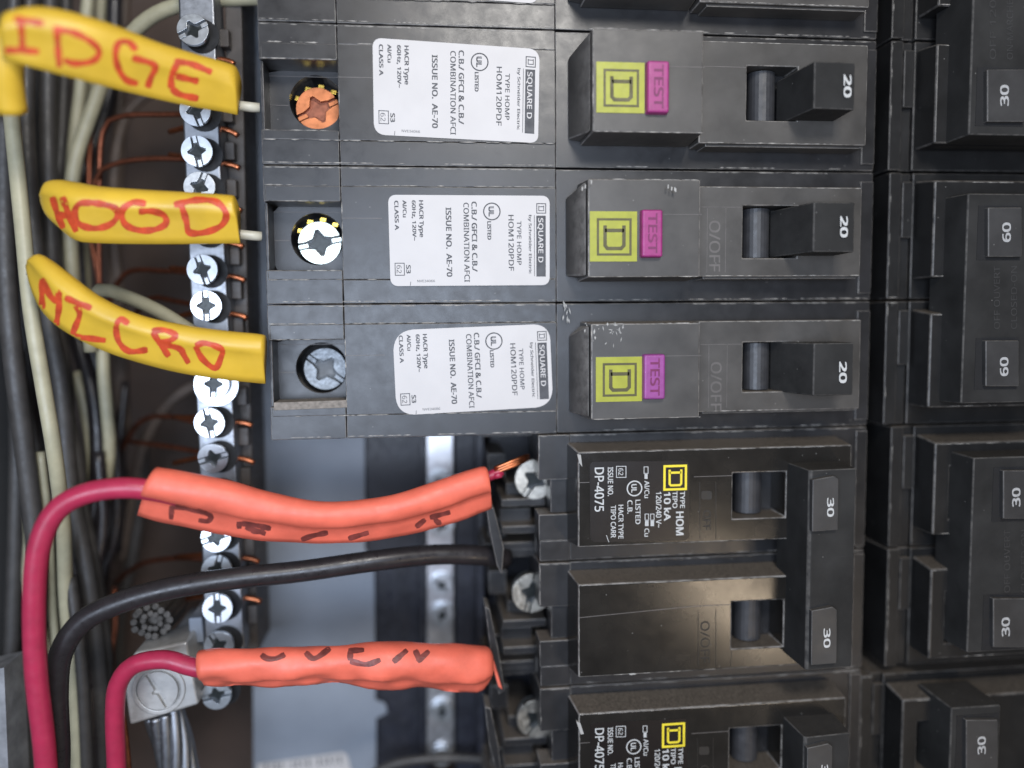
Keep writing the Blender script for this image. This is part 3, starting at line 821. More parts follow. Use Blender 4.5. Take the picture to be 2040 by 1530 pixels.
            strokes(bm, [[W(1208, 1066, zt), W(1211, 1075, zt), W(1213, 1080, zt)]], 1, zt)
            link_mesh('printed_text', bm, 'white_print', lb)
            bm = bmesh.new(); a_, b_ = W(1322, 927, zt), W(1368, 976, zt)
            q = lambda s_, t_: (a_[0] + (b_[0] - a_[0]) * s_, a_[1] + (b_[1] - a_[1]) * t_)
            strokes(bm, [[q(0.04, 0.04), q(.96, .04), q(.96, .96), q(.04, .96), q(.04, .04)]], 4.4, zt)
            strokes(bm, [[q(0.26, 0.18), q(0.26, 0.74), q(0.32, 0.8), q(0.70, 0.8), q(0.76, 0.74), q(0.76, 0.18)], [q(0.26, 0.30), q(0.76, 0.30)]], 4.2, zt)
            link_mesh('emblem', bm, 'yellow_print', lb)
            bm = bmesh.new()
            strokes(bm, [[W(1394, 960, ZF2), W(1394, 1075, ZF2)], [W(1426, 960, ZF2), W(1426, 1075, ZF2)]], 1, ZF2, 0.4)
            prism(bm, round_quad([W(1397, 978, ZF2), W(1418, 978, ZF2), W(1418, 995, ZF2), W(1397, 995, ZF2)], [4] * 4), ZF2, ZF2 + .5)
            text_bm(bm, 'OFF', W(1401, 1017, ZF2), W(1401, 1056, ZF2), 18, ZF2 + .1, .01)
            link_mesh('off_marking', bm, 'engraved_dark', T)
        else:
            bm = bmesh.new()
            strokes(bm, [[W(1391, 1215, ZF2), W(1391, 1328, ZF2)], [W(1426, 1213, ZF2), W(1426, 1326, ZF2)], [W(1458, 1296, ZF2), W(1455, 1326, ZF2)]], 1.3, ZF2, 0.4)
            text_bm(bm, 'O/OFF', W(1396, 1238, ZF2), W(1396, 1321, ZF2), 22, ZF2 + .1, -.005)
            link_mesh('off_marking', bm, 'engraved_dark', T)
    # common handle tie
    bm = bmesh.new()
    ty1, ty0 = -276 + dy, -655 + dy
    xs = 690
    prof = [(xs, 20), (xs + 6, ZT - 4), (xs + 12, ZT), (790, ZT - 6), (800, 40), (760, 20)]
    for (ya, yb) in ((ty0, ty1),):
        A = [bm.verts.new((x, ya, z)) for x, z in prof]; B = [bm.verts.new((x, yb, z)) for x, z in prof]
        bm.faces.new(A); bm.faces.new(B[::-1])
        for i in range(len(prof)): j = (i + 1) % len(prof); bm.faces.new((A[i], A[j], B[j], B[i]))
    tie = link_mesh('handle_tie', bm, 'handle_plastic', T, bevel=3)
    for (a, b_, c_, d_, nu, n0, n1) in ((1618, 1670, 953, 1060, 1648, 993, 1029), (1616, 1667, 1214, 1326, 1641, 1253, 1290)):
        zz = ZT + 9
        bm = bmesh.new()
        prism(bm, [W(a + 1, c_ + 3, zz), W(b_ - 8, c_ - 5, zz), W(b_ + 1, c_ + 2, zz), W(b_, d_ - 4, zz), W(a, d_, zz)], ZT - 8, zz)
        cp = link_mesh('handle_cap', bm, 'cap_plastic', tie, bevel=2)
        bm = bmesh.new(); text_bm(bm, '30', W(nu, n0, zz), W(nu, n1, zz), 15.5, zz + .2, .02, .2)
        link_mesh('rating', bm, 'white_print', tie)
    bm = bmesh.new(); box(bm, 800, 822, -420 + dy, -330 + dy, 30, ZF2 + 6); box(bm, 800, 820, -590 + dy, -540 + dy, 30, ZF2 + 4)
    link_mesh('tie_clip', bm, 'handle_plastic', T, bevel=3)
    return T
DP1 = double_pole(0, 'two-pole 30 amp breaker with black label, joined handles, below the white labelled ones')
DP2 = double_pole(-508, 'second two-pole breaker with black label, cut off by the bottom edge')
bm = bmesh.new()
for (pts, z) in (([(1150, 905), (1157, 906), (1160, 930), (1154, 922)], ZF2 + .5), ([(1148, 1437), (1156, 1440), (1163, 1462), (1157, 1463)], ZF2 + .5), ([(1252, 1342), (1263, 1341), (1268, 1343), (1256, 1345)], ZF2)):
    prism(bm, [tuple(U(u, v, z).xy) for u, v in pts], z - 6, z + .3)
link_mesh('paint_scrapes', bm, 'paint_fleck', DP1, kind='stuff')

# ================================================================== right column
def right_pair(name, label, s, dx, nums, tie, rating):
    T = Thing(name, label, 'circuit breaker', (1100, s - 254, -300), 'circuit breakers of the right column')
    X = 918 + dx
    for pole in (0, 1):
        y = s - 254 * pole
        bm = bmesh.new()
        box(bm, X, X + 26, y - 251, y - 2, -330, 0)
        box(bm, X + 27, X + 50, y - 251, y - 2, -330, -10)
        box(bm, X + 51, X + 420, y - 251, y - 2, -330, -3)
        box(bm, X + 26, X + 49, y - 130, y - 20, -20, 3)
        link_mesh('body', bm, 'far_plastic', T, bevel=2.5)
        bm = bmesh.new()
        plate(bm, X + 54, X + 420, y - 212, y - 27, -3, ZF2, [(X + 88, X + 260, y - 180, y - 75)])
        for v in bm.verts:
            if v.co.z < 0 and v.co.y > y - 28: v.co.y += 9
        link_mesh('face', bm, 'far_plastic', T, bevel=5, seg=3)
        worn(T, [(X + 2, y - 5, X + 24, y - 5), (X + 2, y - 248, X + 24, y - 248), (X + 3, y - 10, X + 3, y - 240)], 0, 80 + int(y), 1.6, 0.35)
        worn(T, [(X + 58, y - 30, X + 300, y - 30), (X + 58, y - 209, X + 200, y - 209)], ZF2, 90 + int(y), 1.8, 0.5)
    zt = 128
    x0, x1, y0, y1 = tie
    bm = bmesh.new()
    box(bm, x0 - 6, x1, y0, y1, 20, zt - 4, taper=3)
    tb = link_mesh('handle_tie', bm, 'handle_plastic', T, bevel=4)
    for (u0, u1, v0, v1, nu, n0, n1) in nums:
        P = [tuple(U(u, v, zt + 6).xy) for u, v in ((u0, v0), (u1, v0), (u1, v1), (u0, v1))]
        bm = bmesh.new(); prism(bm, P, zt - 8, zt + 7)
        link_mesh('handle_cap', bm, 'cap_plastic', tb, bevel=2.5)
        c = [Vector(p) for p in P]
        bm = bmesh.new()                                         # dark gap round the cap
        box(bm, min(p[0] for p in P) - 12, max(p[0] for p in P) + 4, min(p[1] for p in P) - 5, max(p[1] for p in P) + 4, zt - 6, zt - 3.2)
        link_mesh('cap_gap', bm, 'hole_black', tb)
        a, b_ = U(nu, n0, zt + 7), U(nu, n1, zt + 7)
        bm = bmesh.new(); text_bm(bm, rating, a, b_, 20, zt + 7.2, .022, .2)
        link_mesh('rating', bm, 'grey_print', tb)
    return T, tb
# px: cap rectangle, then number (baseline u, start v at the bottom, end v at the top) - the text reads upwards
RT = []
RT.append(right_pair('right_column_breaker', 'uppermost two-pole 30 amp breaker of the right column', seam(-1), 0, [(1966, 2042, 138, 243, 2009, 210, 170)], (1001, 1180, 331, 640), '30'))
RT.append(right_pair('right_column_breaker', 'two-pole 60 amp breaker in the right column', seam(1), 4, [(1968, 2036, 413, 512, 2013, 481, 444), (1963, 2030, 678, 770, 2008, 748, 712)], (1004, 1180, -165, 232), '60'))
RT.append(right_pair('right_column_breaker', 'two-pole 30 amp breaker just below the 60 amp one', seam(3), 22, [(1998, 2060, 937, 1034, 2032, 1008, 972), (1978, 2046, 1192, 1290, 2011, 1266, 1230)], (1034, 1220, -650, -262), '30'))
T, tb = right_pair('right_column_breaker', 'lowest right column breaker, set further left than the others', seam(5) - 12, -30, [(1924, 1988, 1434, 1540, 1963, 1501, 1467)], (1006, 1110, -1120, -752), '30'); RT.append((T, tb))
# faint moulded words between the handle caps
for (T, tb), words, u0, v0, v1 in ((RT[0], ['OFF 120', 'ON-MARCHE'], 1962, 118, 0), (RT[1], ['OFF OUVERT', 'CLOSED-ON'], 1970, 655, 530), (RT[2], ['OFF OUVERT', 'CLOSED-ON'], 1990, 1180, 1055)):
    bm = bmesh.new()
    for i, w in enumerate(words):
        a, b_ = U(u0 + 22 + i * 34, v0, 125), U(u0 + 22 + i * 34, v1, 125)
        text_bm(bm, w, a, b_, 15, 124.2, 0, .5)
    link_mesh('moulded_words', bm, 'moulded', tb)

# ================================================================== wires and tapes
class TapeSurf: pass
def sweep_tape(par, stations, mat, name='tape', wr=0.42, wrinkle=0.0, seed=0, fold=14, wrap=2.25):
    """stations: (u, v_top, v_bottom, z_top_side, lean) - the tape wraps the wire at its upper side and is pressed to a thin flag below"""
    rnd = random.Random(seed)
    st = []
    for (ut, vt, ub, vb, z) in stations:
        a, b = U(ut, vt, z), U(ub, vb, z - fold)
        st.append((*a, *b))
    C = catmull(st, 9.0)
    n = 26; rings = []
    bm = bmesh.new()
    for i, c in enumerate(C):
        a = Vector(c[:3]); b = Vector(c[3:6]); w = (a - b).length
        e = (a - b).normalized(); upv = Vector((0, 0, 1)); upv = (upv - e * upv.dot(e)).normalized()
        r = w * wr * 0.5 * 1.0
        cc = a - e * r
        pts = []
        for k in range(n):
            th = -wrap + 2 * wrap * k / (n - 4) if k <= n - 4 else None
            if th is not None: p = cc + e * (r * math.cos(th)) + upv * (r * math.sin(th))
            else:
                p = b + upv * (1.0 - (k - (n - 3)) * 1.0)
            pts.append(p)
        # densify the flag flanks: two extra points on each side
        top, bot = pts[n - 4], pts[0]
        fl = [top.lerp(b + upv * 1.2, s) for s in (0.25, 0.5, 0.75, 1.0)] + [b - upv * 1.2] + [(b - upv * 1.2).lerp(bot, s) for s in (0.33, 0.66)]
        ring = pts[:n - 3] + fl
        if wrinkle:
            ring = [p + upv * wrinkle * (math.sin(i * 0.33 + k * 0.9 + seed) * 0.5 + math.sin(i * 0.71 - k * 0.5) * 0.35 + rnd.uniform(-.12, .12)) * (1 if k > n - 8 else 0.45) for k, p in enumerate(ring)]
        rings.append([bm.verts.new(p) for p in ring])
    m = len(rings[0])
    for i in range(len(rings) - 1):
        for k in range(m): bm.faces.new((rings[i][k], rings[i][(k + 1) % m], rings[i + 1][(k + 1) % m], rings[i + 1][k]))
    bm.faces.new(rings[0][::-1]); bm.faces.new(rings[-1])
    bmesh.ops.recalc_face_normals(bm, faces=bm.faces[:])
    bvh = BVHTree.FromBMesh(bm)
    ob = link_mesh(name, bm, mat, par, smooth=True)
    for e in (0,):
        pass
    return ob, bvh
def handwriting(tape, bvh, lines, w, mat):
    bm = bmesh.new()
    rnd = random.Random(len(lines) * 7)
    for L in lines:
        C = catmull([(u, v, 0) for u, v in L], 4.0)
        prev = None
        for i, c in enumerate(C):
            a = C[max(0, i - 1)]; b = C[min(len(C) - 1, i + 1)]
            d = Vector((b[0] - a[0], b[1] - a[1])).normalized(); nn = Vector((-d.y, d.x)) * w / 2 * (1 + 0.12 * math.sin(i * 0.7) + rnd.uniform(-.05, .05))
            if i == 0 or i == len(C) - 1: nn *= 0.75
            row = []
            for s in (-1, 0, 1):
                r = ray(c[0] + nn.x * s, c[1] + nn.y * s).normalized()
                h = bvh.ray_cast(CAMP, r)
                row.append(None if h[0] is None else bm.verts.new(h[0] - r * 0.55))
            if prev:
                for s in (0, 1):
                    q = (prev[s], prev[s + 1], row[s + 1], row[s])
                    if all(x is not None for x in q) and max((q[0].co - q[2].co).length, (q[1].co - q[3].co).length) < w * 2.2: bm.faces.new(q)
            prev = row
    link_mesh('handwriting', bm, mat, tape)
def sc_pts(lines, k, ox, oy): return [[(x / k + ox, y / k + oy) for x, y in L] for L in lines]

# EDGE
t = Thing('tagged_wire', 'white wire with the long yellow tape flag ending in EDGE, at the top', 'electrical wire', U(490, 212, -30), 'wires flagged with yellow tape')
bm = bmesh.new(); tube(bm, pxpath([(60, 60, 135), (120, 75, 125), (250, 115, 90), (400, 165, 22), (455, 205, -10), (480, 211, -25), (517, 215, -34)]), 9)
link_mesh('insulation', bm, 'white_insulation', t, smooth=True)
tp, bv = sweep_tape(t, [(18, 22, 6, 118, 175), (60, 14, 40, 128, 172), (100, 15, 80, 138, 165), (160, 28, 140, 154, 150), (230, 50, 210, 172, 125), (310, 82, 290, 192, 90), (390, 107, 380, 212, 55), (450, 124, 440, 222, 30), (470, 133, 468, 228, 22), (477, 152, 474, 229, 18)], 'yellow_tape', wr=0.62, wrinkle=1.2, seed=1)
handwriting(tp, bv, sc_pts([[(95, 128), (190, 140), (295, 160)], [(140, 150), (148, 240), (152, 335)], [(30, 340), (150, 342), (265, 350)],
    [(385, 190), (392, 320), (402, 455)], [(360, 195), (500, 222), (620, 285), (672, 350), (630, 412), (510, 430), (430, 405)],
    [(925, 340), (870, 285), (805, 290), (782, 370), (805, 470), (855, 540), (935, 568)], [(895, 390), (1025, 428), (1052, 462), (1020, 530), (1000, 595)],
    [(1180, 418), (1290, 432), (1435, 490)], [(1200, 430), (1162, 520), (1160, 600)], [(1190, 515), (1345, 552)], [(1160, 598), (1220, 640), (1345, 668)]], 3.4, 0, 0), 13, 'red_marker')
bm = bmesh.new()
tube(bm, pxpath([(16, 60, 150), (14, 130, 130), (18, 190, 105), (24, 222, 92)]), 24, 18)
link_mesh('tape_tail', bm, 'yellow_tape', t, smooth=True)
# HOOD
t = Thing('tagged_wire', 'white wire with the short yellow tape flag reading HOOD', 'electrical wire', U(500, 470, -30), 'wires flagged with yellow tape')
bm = bmesh.new(); tube(bm, pxpath([(100, 385, -40), (200, 430, -20), (400, 455, -20), (480, 467, -25), (521, 471, -34)]), 9)
link_mesh('insulation', bm, 'white_insulation', t, smooth=True)
tp, bv = sweep_tape(t, [(84, 378, 80, 400, 5), (92, 362, 90, 425, 10), (120, 358, 112, 448, 20), (160, 364, 150, 478, 28), (200, 371, 195, 484, 32), (280, 377, 275, 486, 34), (380, 383, 380, 486, 34), (455, 388, 460, 485, 32), (467, 392, 476, 485, 32), (473, 410, 479, 484, 30)], 'yellow_tape', wr=0.55, wrinkle=1.0, seed=2)
handwriting(tp, bv, [[(104, 392), (114, 425), (126, 455)], [(124, 392), (138, 430), (152, 462)], [(112, 428), (142, 430)]] +
    sc_pts([[(560, 12), (485, 18), (455, 70), (480, 140), (575, 168), (670, 145), (718, 90), (700, 45), (630, 22), (545, 10)], [(890, 18), (810, 10), (745, 60), (760, 140), (840, 178), (940, 176), (1010, 140), (1000, 90), (930, 64), (845, 66)],
            [(1060, 25), (1200, -5), (1320, 8), (1378, 80), (1350, 150), (1250, 192), (1155, 192), (1135, 120), (1105, 25)]], 3.06, 0, 400), 13, 'red_marker')
# MICRO
t = Thing('tagged_wire', 'white wire with the curved yellow tape flag reading MICRO', 'electrical wire', U(520, 710, -30), 'wires flagged with yellow tape')
bm = bmesh.new(); tube(bm, pxpath([(60, 540, 0), (150, 630, 0), (300, 690, 0), (450, 710, -10), (520, 720, -20)]), 9)
link_mesh('insulation', bm, 'white_insulation', t, smooth=True)
tp, bv = sweep_tape(t, [(62, 512, 52, 530, 20), (76, 506, 58, 560, 22), (100, 518, 75, 605, 26), (140, 548, 108, 645, 30), (200, 592, 175, 685, 34), (280, 628, 260, 717, 36), (370, 648, 355, 742, 34), (450, 659, 440, 755, 30), (512, 665, 512, 763, 26), (527, 668, 529, 764, 25)], 'yellow_tape', wr=0.5, wrinkle=1.0, seed=3)
handwriting(tp, bv, sc_pts([[(258, 660), (255, 560), (262, 485), (300, 570), (345, 615), (360, 560), (358, 660), (340, 770)], [(395, 590), (480, 625), (558, 655)], [(460, 625), (485, 690), (462, 760), (440, 815)], [(430, 825), (540, 838), (645, 852)],
    [(785, 750), (735, 722), (708, 770), (725, 860), (790, 918), (900, 908)], [(925, 795), (1000, 788), (1070, 818), (1040, 850), (960, 868)], [(930, 800), (975, 870), (1030, 950)], [(965, 868), (1090, 900), (1120, 940), (1150, 992)],
    [(1190, 885), (1250, 868), (1350, 905), (1345, 960), (1310, 1020), (1235, 965), (1190, 885)]], 3.06, 0, 400), 12, 'red_marker')
# orange DRYER
t = Thing('tagged_wire', 'magenta red wire with the upper orange tape flag, copper tip at its end', 'electrical wire', U(990, 940, -60), 'wires flagged with orange tape')
bm = bmesh.new(); tube(bm, pxpath([(96, 1600, 60), (88, 1480, 70), (72, 1340, 80), (68, 1200, 90), (78, 1090, 95), (110, 1020, 95), (165, 985, 95), (240, 972, 90), (310, 978, 80), (420, 1000, 60), (640, 1025, 30), (820, 1000, 0), (910, 972, -15), (960, 955, -22)]), 18.5, 18)
link_mesh('insulation', bm, 'red_insulation', t, smooth=True)
bm = bmesh.new(); tube(bm, pxpath([(955, 958, -20), (985, 944, -20), (1000, 938, -22)]), 10, 12); tube(bm, pxpath([(985, 948, -14), (999, 945, -14)]), 7, 8)
link_mesh('frayed_end', bm, 'red_insulation', t, smooth=True)
bm = bmesh.new()
for i in range(3): tube(bm, pxpath([(985, 943 - i * 5, -16), (1015, 931 - i * 5, -16), (1042, 919 - i * 4, -26), (1052, 914 - i * 3, -60)]), 4.2, 8)
link_mesh('strands', bm, 'copper', t, smooth=True)
tp, bv = sweep_tape(t, [(308, 934, 274, 1026, 92), (360, 942, 330, 1042, 88), (450, 960, 420, 1060, 80), (540, 985, 520, 1076, 70), (640, 1003, 625, 1082, 60), (730, 998, 725, 1078, 48), (800, 984, 810, 1066, 36), (880, 958, 900, 1042, 22), (940, 938, 955, 1022, 10), (966, 932, 978, 1014, 5), (973, 940, 980, 1010, 4)], 'orange_tape', wr=0.56, wrinkle=2.2, seed=4, fold=30, wrap=2.8)
handwriting(tp, bv, sc_pts([[(805, 300), (802, 365)], [(805, 303), (900, 318), (985, 345), (975, 372), (930, 368)], [(1120, 375), (1122, 408)], [(1130, 383), (1200, 392), (1270, 408)], [(1150, 400), (1245, 432)]], 2.353, 0, 880) +
    sc_pts([[(0, 482), (60, 488)], [(222, 522), (270, 505), (340, 490)], [(430, 517), (520, 490)], [(728, 466), (770, 432)], [(812, 428), (826, 446), (840, 442)], [(790, 424), (880, 400)]], 2.217, 500, 840), 10, 'black_marker')
# orange OVEN
t = Thing('tagged_wire', 'magenta red wire with the lower orange tape flag lettered in black', 'electrical wire', U(950, 1330, -60), 'wires flagged with orange tape')
bm = bmesh.new(); tube(bm, pxpath([(236, 1620, -10), (231, 1500, 0), (229, 1420, 10), (236, 1362, 20), (268, 1324, 28), (330, 1314, 35), (390, 1330, 40), (470, 1335, 42), (700, 1328, 20), (900, 1325, -10), (950, 1330, -20)]), 17, 18)
link_mesh('insulation', bm, 'red_insulation', t, smooth=True)
tp, bv = sweep_tape(t, [(392, 1302, 412, 1366, 62), (430, 1298, 440, 1368, 62), (500, 1298, 500, 1366, 60), (580, 1296, 580, 1366, 56), (650, 1293, 650, 1362, 50), (700, 1290, 705, 1364, 46), (760, 1285, 765, 1374, 40), (830, 1286, 830, 1371, 30), (900, 1289, 900, 1376, 20), (955, 1293, 950, 1377, 10), (976, 1298, 966, 1368, 6), (983, 1312, 978, 1352, 4)], 'orange_tape', wr=0.74, wrinkle=6.0, seed=5, fold=22, wrap=2.6)
handwriting(tp, bv, sc_pts([[(45, 1028), (70, 1046), (110, 1046), (150, 1028)], [(240, 1018), (280, 1046), (350, 1000)], [(440, 1008), (437, 1055)], [(430, 1012), (500, 1008)], [(437, 1058), (510, 1072), (572, 1052)], [(628, 1062), (690, 1008)], [(725, 1008), (748, 1060)], [(735, 1060), (787, 1012)]], 2.217, 500, 840), 11, 'black_marker')
# black wire between the orange tapes
t = Thing('black_wire', 'thick black wire curving between the two orange taped wires', 'electrical wire', U(980, 1110, -80))
bm = bmesh.new(); tube(bm, pxpath([(112, 1620, 10), (116, 1500, 20), (112, 1380, 25), (122, 1300, 30), (165, 1238, 32), (240, 1200, 32), (340, 1172, 30), (460, 1153, 20), (600, 1138, 0), (740, 1118, -20), (860, 1105, -50), (950, 1106, -70), (1010, 1112, -100)]), 20.5, 18)
link_mesh('insulation', bm, 'black_insulation', t, smooth=True)

# thin black blades hanging at the breaker terminals
for i, (pts, lab) in enumerate((([(968, 1006), (984, 1012), (1004, 1092), (1000, 1146), (990, 1126), (976, 1060)], 'black plastic flap right of the upper orange tape end'), ([(966, 1208), (976, 1214), (992, 1290), (1006, 1375), (994, 1384), (978, 1300)], 'black plastic flap at the lower orange tape end'), ([(966, 1408), (978, 1412), (992, 1480), (1000, 1545), (990, 1545), (974, 1480)], 'lowest black plastic flap, by the bottom edge'))):
    t = Thing('plastic_flap', lab, 'plastic flap', U(985, pts[0][1] + 50, -60), 'black plastic flaps at the breaker terminals')
    bm = bmesh.new(); prism(bm, [tuple(U(u, v, -30).xy) for u, v in pts], -90, -30)
    link_mesh('flap', bm, 'breaker_plastic', t, bevel=2)
for (u0, v0, u1, v1) in ((978, 1330, 1000, 1372),):
    t = Thing('tape_scrap', 'orange tape scrap sticking out past the lower flag end', 'tape', U(u0, v0, -20))
    bm = bmesh.new(); prism(bm, [tuple(U(u, v, -18).xy) for u, v in ((978, 1318), (984, 1316), (1001, 1374), (993, 1368))], -24, -18)
    link_mesh('scrap', bm, 'orange_tape', t, bevel=1)

# the bundle on the far left
def wire(label, mat, pts, r, cat='electrical wire', group='loose wires in the gutter at the left', name='loose_wire'):
    t = Thing(name, label, cat, U(*pts[-1][:3]), group)
    bm = bmesh.new(); tube(bm, pxpath(pts), r, 12, 20)
    link_mesh('insulation', bm, mat, t, smooth=True)
CREAM, GREY, BLK, COP = 'cream_insulation', 'grey_insulation', 'black_insulation', 'dull_copper'
wire('long cream wire sweeping from behind the yellow tapes to the lower left', CREAM, [(18, 180, -60), (30, 300, -60), (45, 450, -50), (62, 620, -40), (88, 780, -40), (108, 900, -50), (126, 1050, -120), (132, 1200, -150), (150, 1400, -150), (160, 1620, -150)], 14)
wire('beige wire arching over the top screws', CREAM, [(560, -6, -160), (440, -2, -180), (350, 12, -200), (280, 50, -230), (220, 130, -270), (180, 230, -300), (148, 330, -310), (140, 460, -320), (150, 640, -330)], 15)
wire('beige wire dropping behind the EDGE tape', CREAM, [(178, -30, -360), (168, 80, -360), (160, 180, -360), (150, 260, -360), (140, 380, -360)], 13)
wire('beige wire looping out above the MICRO tape', CREAM, [(182, 700, -200), (175, 620, -190), (200, 578, -170), (250, 590, -150), (320, 622, -120), (380, 660, -110), (440, 700, -120)], 14)
wire('cream wire falling below the MICRO tape', CREAM, [(205, 660, -260), (206, 740, -260), (214, 830, -270), (218, 900, -280), (205, 1000, -300), (180, 1130, -320), (150, 1300, -330)], 13)
wire('second cream wire below the MICRO tape, further left', CREAM, [(150, 740, -300), (170, 820, -300), (184, 920, -300), (184, 1020, -300), (170, 1150, -310), (160, 1350, -310)], 12)
wire('cream wire low in the bundle between the dark ones', CREAM, [(52, 940, -230), (58, 1060, -230), (62, 1200, -240), (150, 1420, -200), (162, 1640, -200)], 11)
wire('thin pale wire by the left wall', CREAM, [(40, 0, -300), (25, 120, -300), (20, 300, -320), (30, 500, -340)], 10)
DLB = ['thick dark grey wire running down left of the magenta wire bend', 'dark grey wire emerging below the yellow tail of the EDGE tape', 'black wire running behind the rounded end of the HOOD tape',
       'thick grey wire at the far left edge of the photo', 'grey wire crossing behind the tip of the MICRO tape', 'slim black wire curving beside the cream wire below MICRO',
       'slimmest black wire nearest the dark gutter floor below MICRO', 'deepest black wire along the left wall of the box', 'black wire under the bend of the thick black wire, lower left']
CLB = ['bare copper wire arching from just under the EDGE tape', 'bare copper wire arching from the screw above HOOD', 'bare copper wire standing upright behind the HOOD tape',
       'dull copper wire reaching left between HOOD and MICRO, upper', 'dull copper wire reaching left between HOOD and MICRO, lower', 'dull copper wire leaving the screw bar below the MICRO tape',
       'dull copper wire leaving the bar just above the orange tape', 'dull copper wire between the upper orange tape and the black wire', 'copper wire dropping behind the knurled connector', 'copper wire beside the lower magenta wire at the bottom edge']
for i, (pts, r, m) in enumerate([
    ([(60, -30, -250), (52, 200, -250), (62, 420, -230), (80, 560, -220), (120, 760, -200), (140, 960, -200), (180, 1180, -190), (200, 1400, -190), (205, 1600, -190)], 17, GREY),
    ([(100, -30, -300), (95, 200, -300), (100, 450, -290), (110, 620, -280), (130, 800, -260), (110, 1000, -260), (95, 1200, -260), (90, 1620, -260)], 18, GREY),
    ([(230, -30, -420), (215, 200, -420), (130, 450, -360), (150, 650, -330), (190, 820, -300), (190, 1000, -280), (150, 1150, -260), (150, 1400, -250), (160, 1620, -250)], 17, BLK),
    ([(8, 230, -150), (10, 500, -150), (25, 700, -150), (50, 900, -160), (75, 1150, -170), (60, 1400, -170), (50, 1620, -170)], 19, GREY),
    ([(70, 480, -260), (100, 700, -260), (150, 900, -250), (160, 1000, -240), (190, 1150, -230), (210, 1350, -230), (190, 1620, -230)], 16, GREY),
    ([(160, 620, -340), (200, 760, -340), (232, 900, -330), (230, 1060, -320), (200, 1180, -310), (210, 1400, -300), (214, 1620, -300)], 10, BLK),
    ([(250, 760, -400), (240, 860, -380), (225, 1000, -360), (215, 1100, -340), (200, 1260, -330)], 9, BLK),
    ([(40, 300, -330), (50, 600, -330), (60, 900, -330), (40, 1200, -330), (35, 1600, -330)], 20, BLK),
    ([(130, 1000, -210), (150, 1150, -200), (176, 1300, -190), (182, 1450, -180), (190, 1620, -180)], 15, BLK)]):
    wire(DLB[i], m, pts, r, group='dark wires in the bundle at the left')
for i, pts in enumerate([
    [(400, 228, -200), (330, 228, -230), (240, 232, -260), (205, 262, -280), (198, 380, -300), (198, 580, -330)],
    [(400, 318, -200), (300, 316, -240), (225, 328, -270), (190, 360, -290), (186, 480, -330)],
    [(185, 230, -350), (178, 320, -350), (180, 460, -350), (196, 560, -350), (200, 700, -360)],
    [(405, 545, -220), (330, 540, -260), (250, 545, -320), (210, 620, -380)],
    [(410, 612, -220), (350, 600, -260), (300, 595, -300), (260, 640, -380)],
    [(415, 850, -220), (340, 830, -280), (280, 840, -340), (240, 900, -380)],
    [(420, 905, -220), (340, 890, -280), (260, 880, -340)],
    [(430, 1115, -220), (350, 1112, -260), (280, 1124, -320), (230, 1160, -380)],
    [(228, 1170, -320), (230, 1250, -310), (222, 1300, -300), (225, 1340, -290)],
    [(236, 1380, -60), (250, 1460, -60), (262, 1600, -60)]]):
    wire(CLB[i], COP, pts, 5.5, 'copper wire', 'bare copper wires in the gutter', 'bare_wire')

XB = ['grey wire high in the bundle right of the EDGE tape tail', 'beige wire thin and dim behind the upper bundle', 'dim wire crossing the bundle behind the magenta wire bend', 'dim wire low in the bundle right of the thick black bend',
      'dim grey wire at the upper left corner, nearest the wall', 'dim wire touching the copper wires behind HOOD', 'grey wire between the two magenta wires at the bottom', 'slim beige wire low beside the long cream one', 'dim wire along the wall under the yellow tail']
for i, (pts, r, m) in enumerate([
    ([(132, -30, -380), (128, 150, -380), (118, 320, -360), (92, 500, -330), (96, 700, -320), (120, 900, -300), (145, 1100, -300), (120, 1300, -290), (125, 1620, -280)], 14, GREY),
    ([(205, -30, -460), (190, 150, -450), (172, 320, -430), (168, 520, -420), (178, 760, -400)], 12, CREAM),
    ([(30, 700, -300), (60, 860, -300), (90, 1000, -290), (120, 1150, -280), (160, 1280, -270), (176, 1450, -260), (170, 1620, -260)], 15, GREY),
    ([(196, 900, -260), (205, 1040, -250), (190, 1160, -240), (196, 1290, -240), (206, 1450, -230), (210, 1620, -230)], 13, BLK),
    ([(30, -30, -200), (22, 150, -220), (30, 300, -240), (44, 420, -240), (58, 640, -260)], 13, GREY),
    ([(150, 350, -400), (160, 500, -400), (175, 640, -400), (220, 800, -400), (245, 950, -400), (235, 1100, -390)], 9, BLK),
    ([(140, 1150, -150), (160, 1300, -140), (170, 1450, -140), (176, 1620, -140)], 12, GREY),
    ([(80, 900, -180), (96, 1050, -190), (108, 1250, -200), (136, 1450, -180), (140, 1620, -180)], 9, CREAM),
    ([(5, 400, -260), (20, 620, -260), (34, 850, -260), (30, 1100, -260), (20, 1400, -260)], 16, GREY)]):
    wire(XB[i], m, pts, r)

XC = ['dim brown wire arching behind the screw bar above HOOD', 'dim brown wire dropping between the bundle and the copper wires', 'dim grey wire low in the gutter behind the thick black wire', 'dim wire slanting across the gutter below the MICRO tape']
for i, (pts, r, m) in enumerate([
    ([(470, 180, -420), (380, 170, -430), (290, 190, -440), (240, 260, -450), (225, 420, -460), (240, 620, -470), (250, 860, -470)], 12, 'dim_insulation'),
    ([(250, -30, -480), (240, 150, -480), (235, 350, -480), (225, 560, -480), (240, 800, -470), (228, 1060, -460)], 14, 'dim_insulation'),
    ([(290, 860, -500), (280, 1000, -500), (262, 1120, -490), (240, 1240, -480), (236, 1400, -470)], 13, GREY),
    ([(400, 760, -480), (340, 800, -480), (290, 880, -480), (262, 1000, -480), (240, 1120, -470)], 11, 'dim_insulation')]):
    wire(XC[i], m, pts, r)

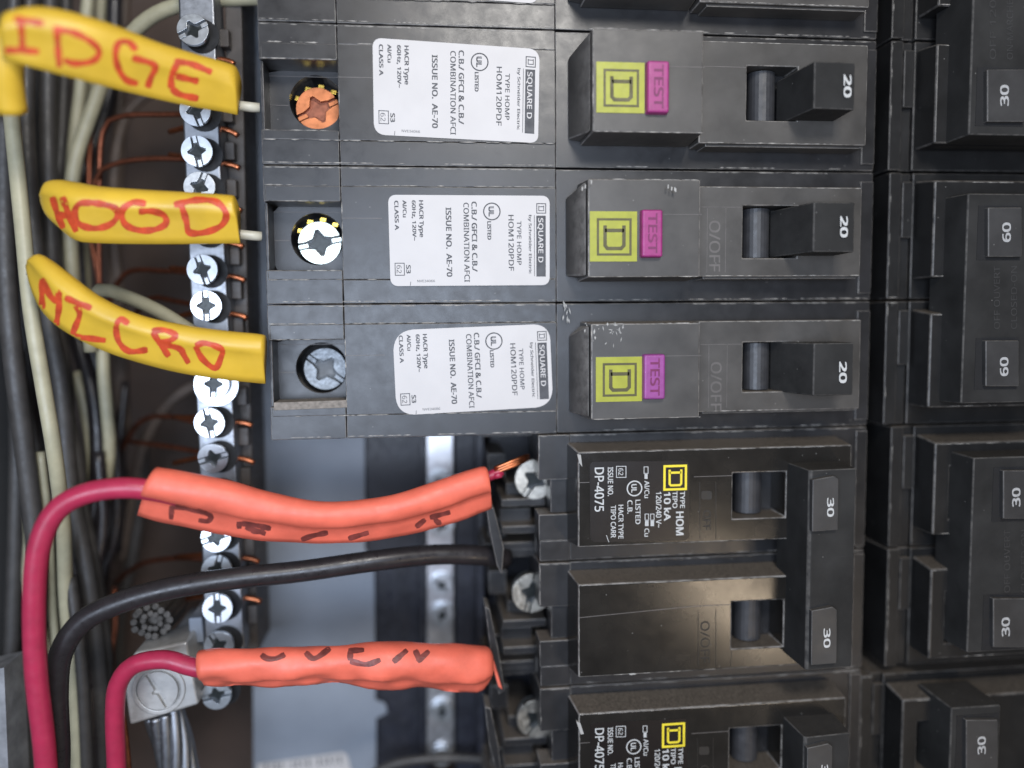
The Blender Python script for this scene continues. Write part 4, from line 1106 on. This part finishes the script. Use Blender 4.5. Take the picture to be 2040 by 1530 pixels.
# lug with its cable
t = Thing('lug', 'square silver lug clamping the thick cable, lower left', 'lug', U(320, 1370, -60))
Z = -60
bm = bmesh.new(); pxprism(bm, [(268, 1300), (372, 1278), (396, 1404), (258, 1446), (242, 1340)], Z - 100, Z)
link_mesh('block', bm, 'lug_aluminium', t, bevel=6, seg=3)
c = U(316, 1374, Z + 2)
bm = bmesh.new(); strokes(bm, [circ(c.x, c.y, 46, 40, close=True)], 9, Z - 1, 5)
link_mesh('collar', bm, 'lug_aluminium', t, bevel=2)
bm = bmesh.new(); screw_head(bm, c, 38, Z + 8, -1.1, thick=12, slot=0.26, sq=0.3)
link_mesh('screw', bm, ['lug_aluminium', 'recess_shade', 'recess_shade'], t, bevel=3)
bm = bmesh.new(); pxprism(bm, [(340, 1262), (420, 1262), (420, 1310), (340, 1310)], -300, -150); pxprism(bm, [(375, 1232), (402, 1230), (406, 1280), (378, 1282)], -300, -120)
link_mesh('bracket', bm, 'grey_paint', t, bevel=3)
t = Thing('stranded_cable', 'thick bare aluminium stranded cable leaving the lug downwards', 'cable', U(345, 1480, -110))
axis = pxpath([(325, 1415, -105), (345, 1480, -105), (362, 1560, -105), (375, 1640, -105)])
C = catmull(axis, 10)
for k in range(9):
    pts = []
    for i, c in enumerate(C):
        a = Vector(C[max(0, i - 1)]); b = Vector(C[min(len(C) - 1, i + 1)]); tt = (b - a).normalized()
        n1 = tt.orthogonal().normalized(); n2 = tt.cross(n1)
        ph = 2 * math.pi * k / 9 + i * 0.085
        pts.append(tuple(Vector(c) + (n1 * math.cos(ph) + n2 * math.sin(ph)) * 27))
    bm = bmesh.new(); tube(bm, pts, 11.5, 10, 60)
    link_mesh('strand', bm, 'aluminium', t, smooth=True)
t = Thing('knockout_bushing', 'dark knurled metal connector above the silver lug', 'connector', U(300, 1240, -150))
bm = bmesh.new(); c = U(300, 1240, -110)
for i in range(14):
    a = 2 * math.pi * i / 14
    cyl(bm, c.x + 34 * math.cos(a), c.y + 30 * math.sin(a), 8, -220, -118 + 5 * (i % 3), 8)
cyl(bm, c.x, c.y, 34, -220, -130, 24)
for i in range(9):
    a = 2 * math.pi * i / 9 + .3
    cyl(bm, c.x + 17 * math.cos(a), c.y + 16 * math.sin(a), 7, -135, -116 + 4 * (i % 2), 7)
link_mesh('knurled_ring', bm, 'dark_connector', t, bevel=2)
bm = bmesh.new(); pxprism(bm, [(-60, 1345), (8, 1330), (20, 1620), (-60, 1620)], -140, -60)
struct('lower_side_wall', bm, 'galvanised')
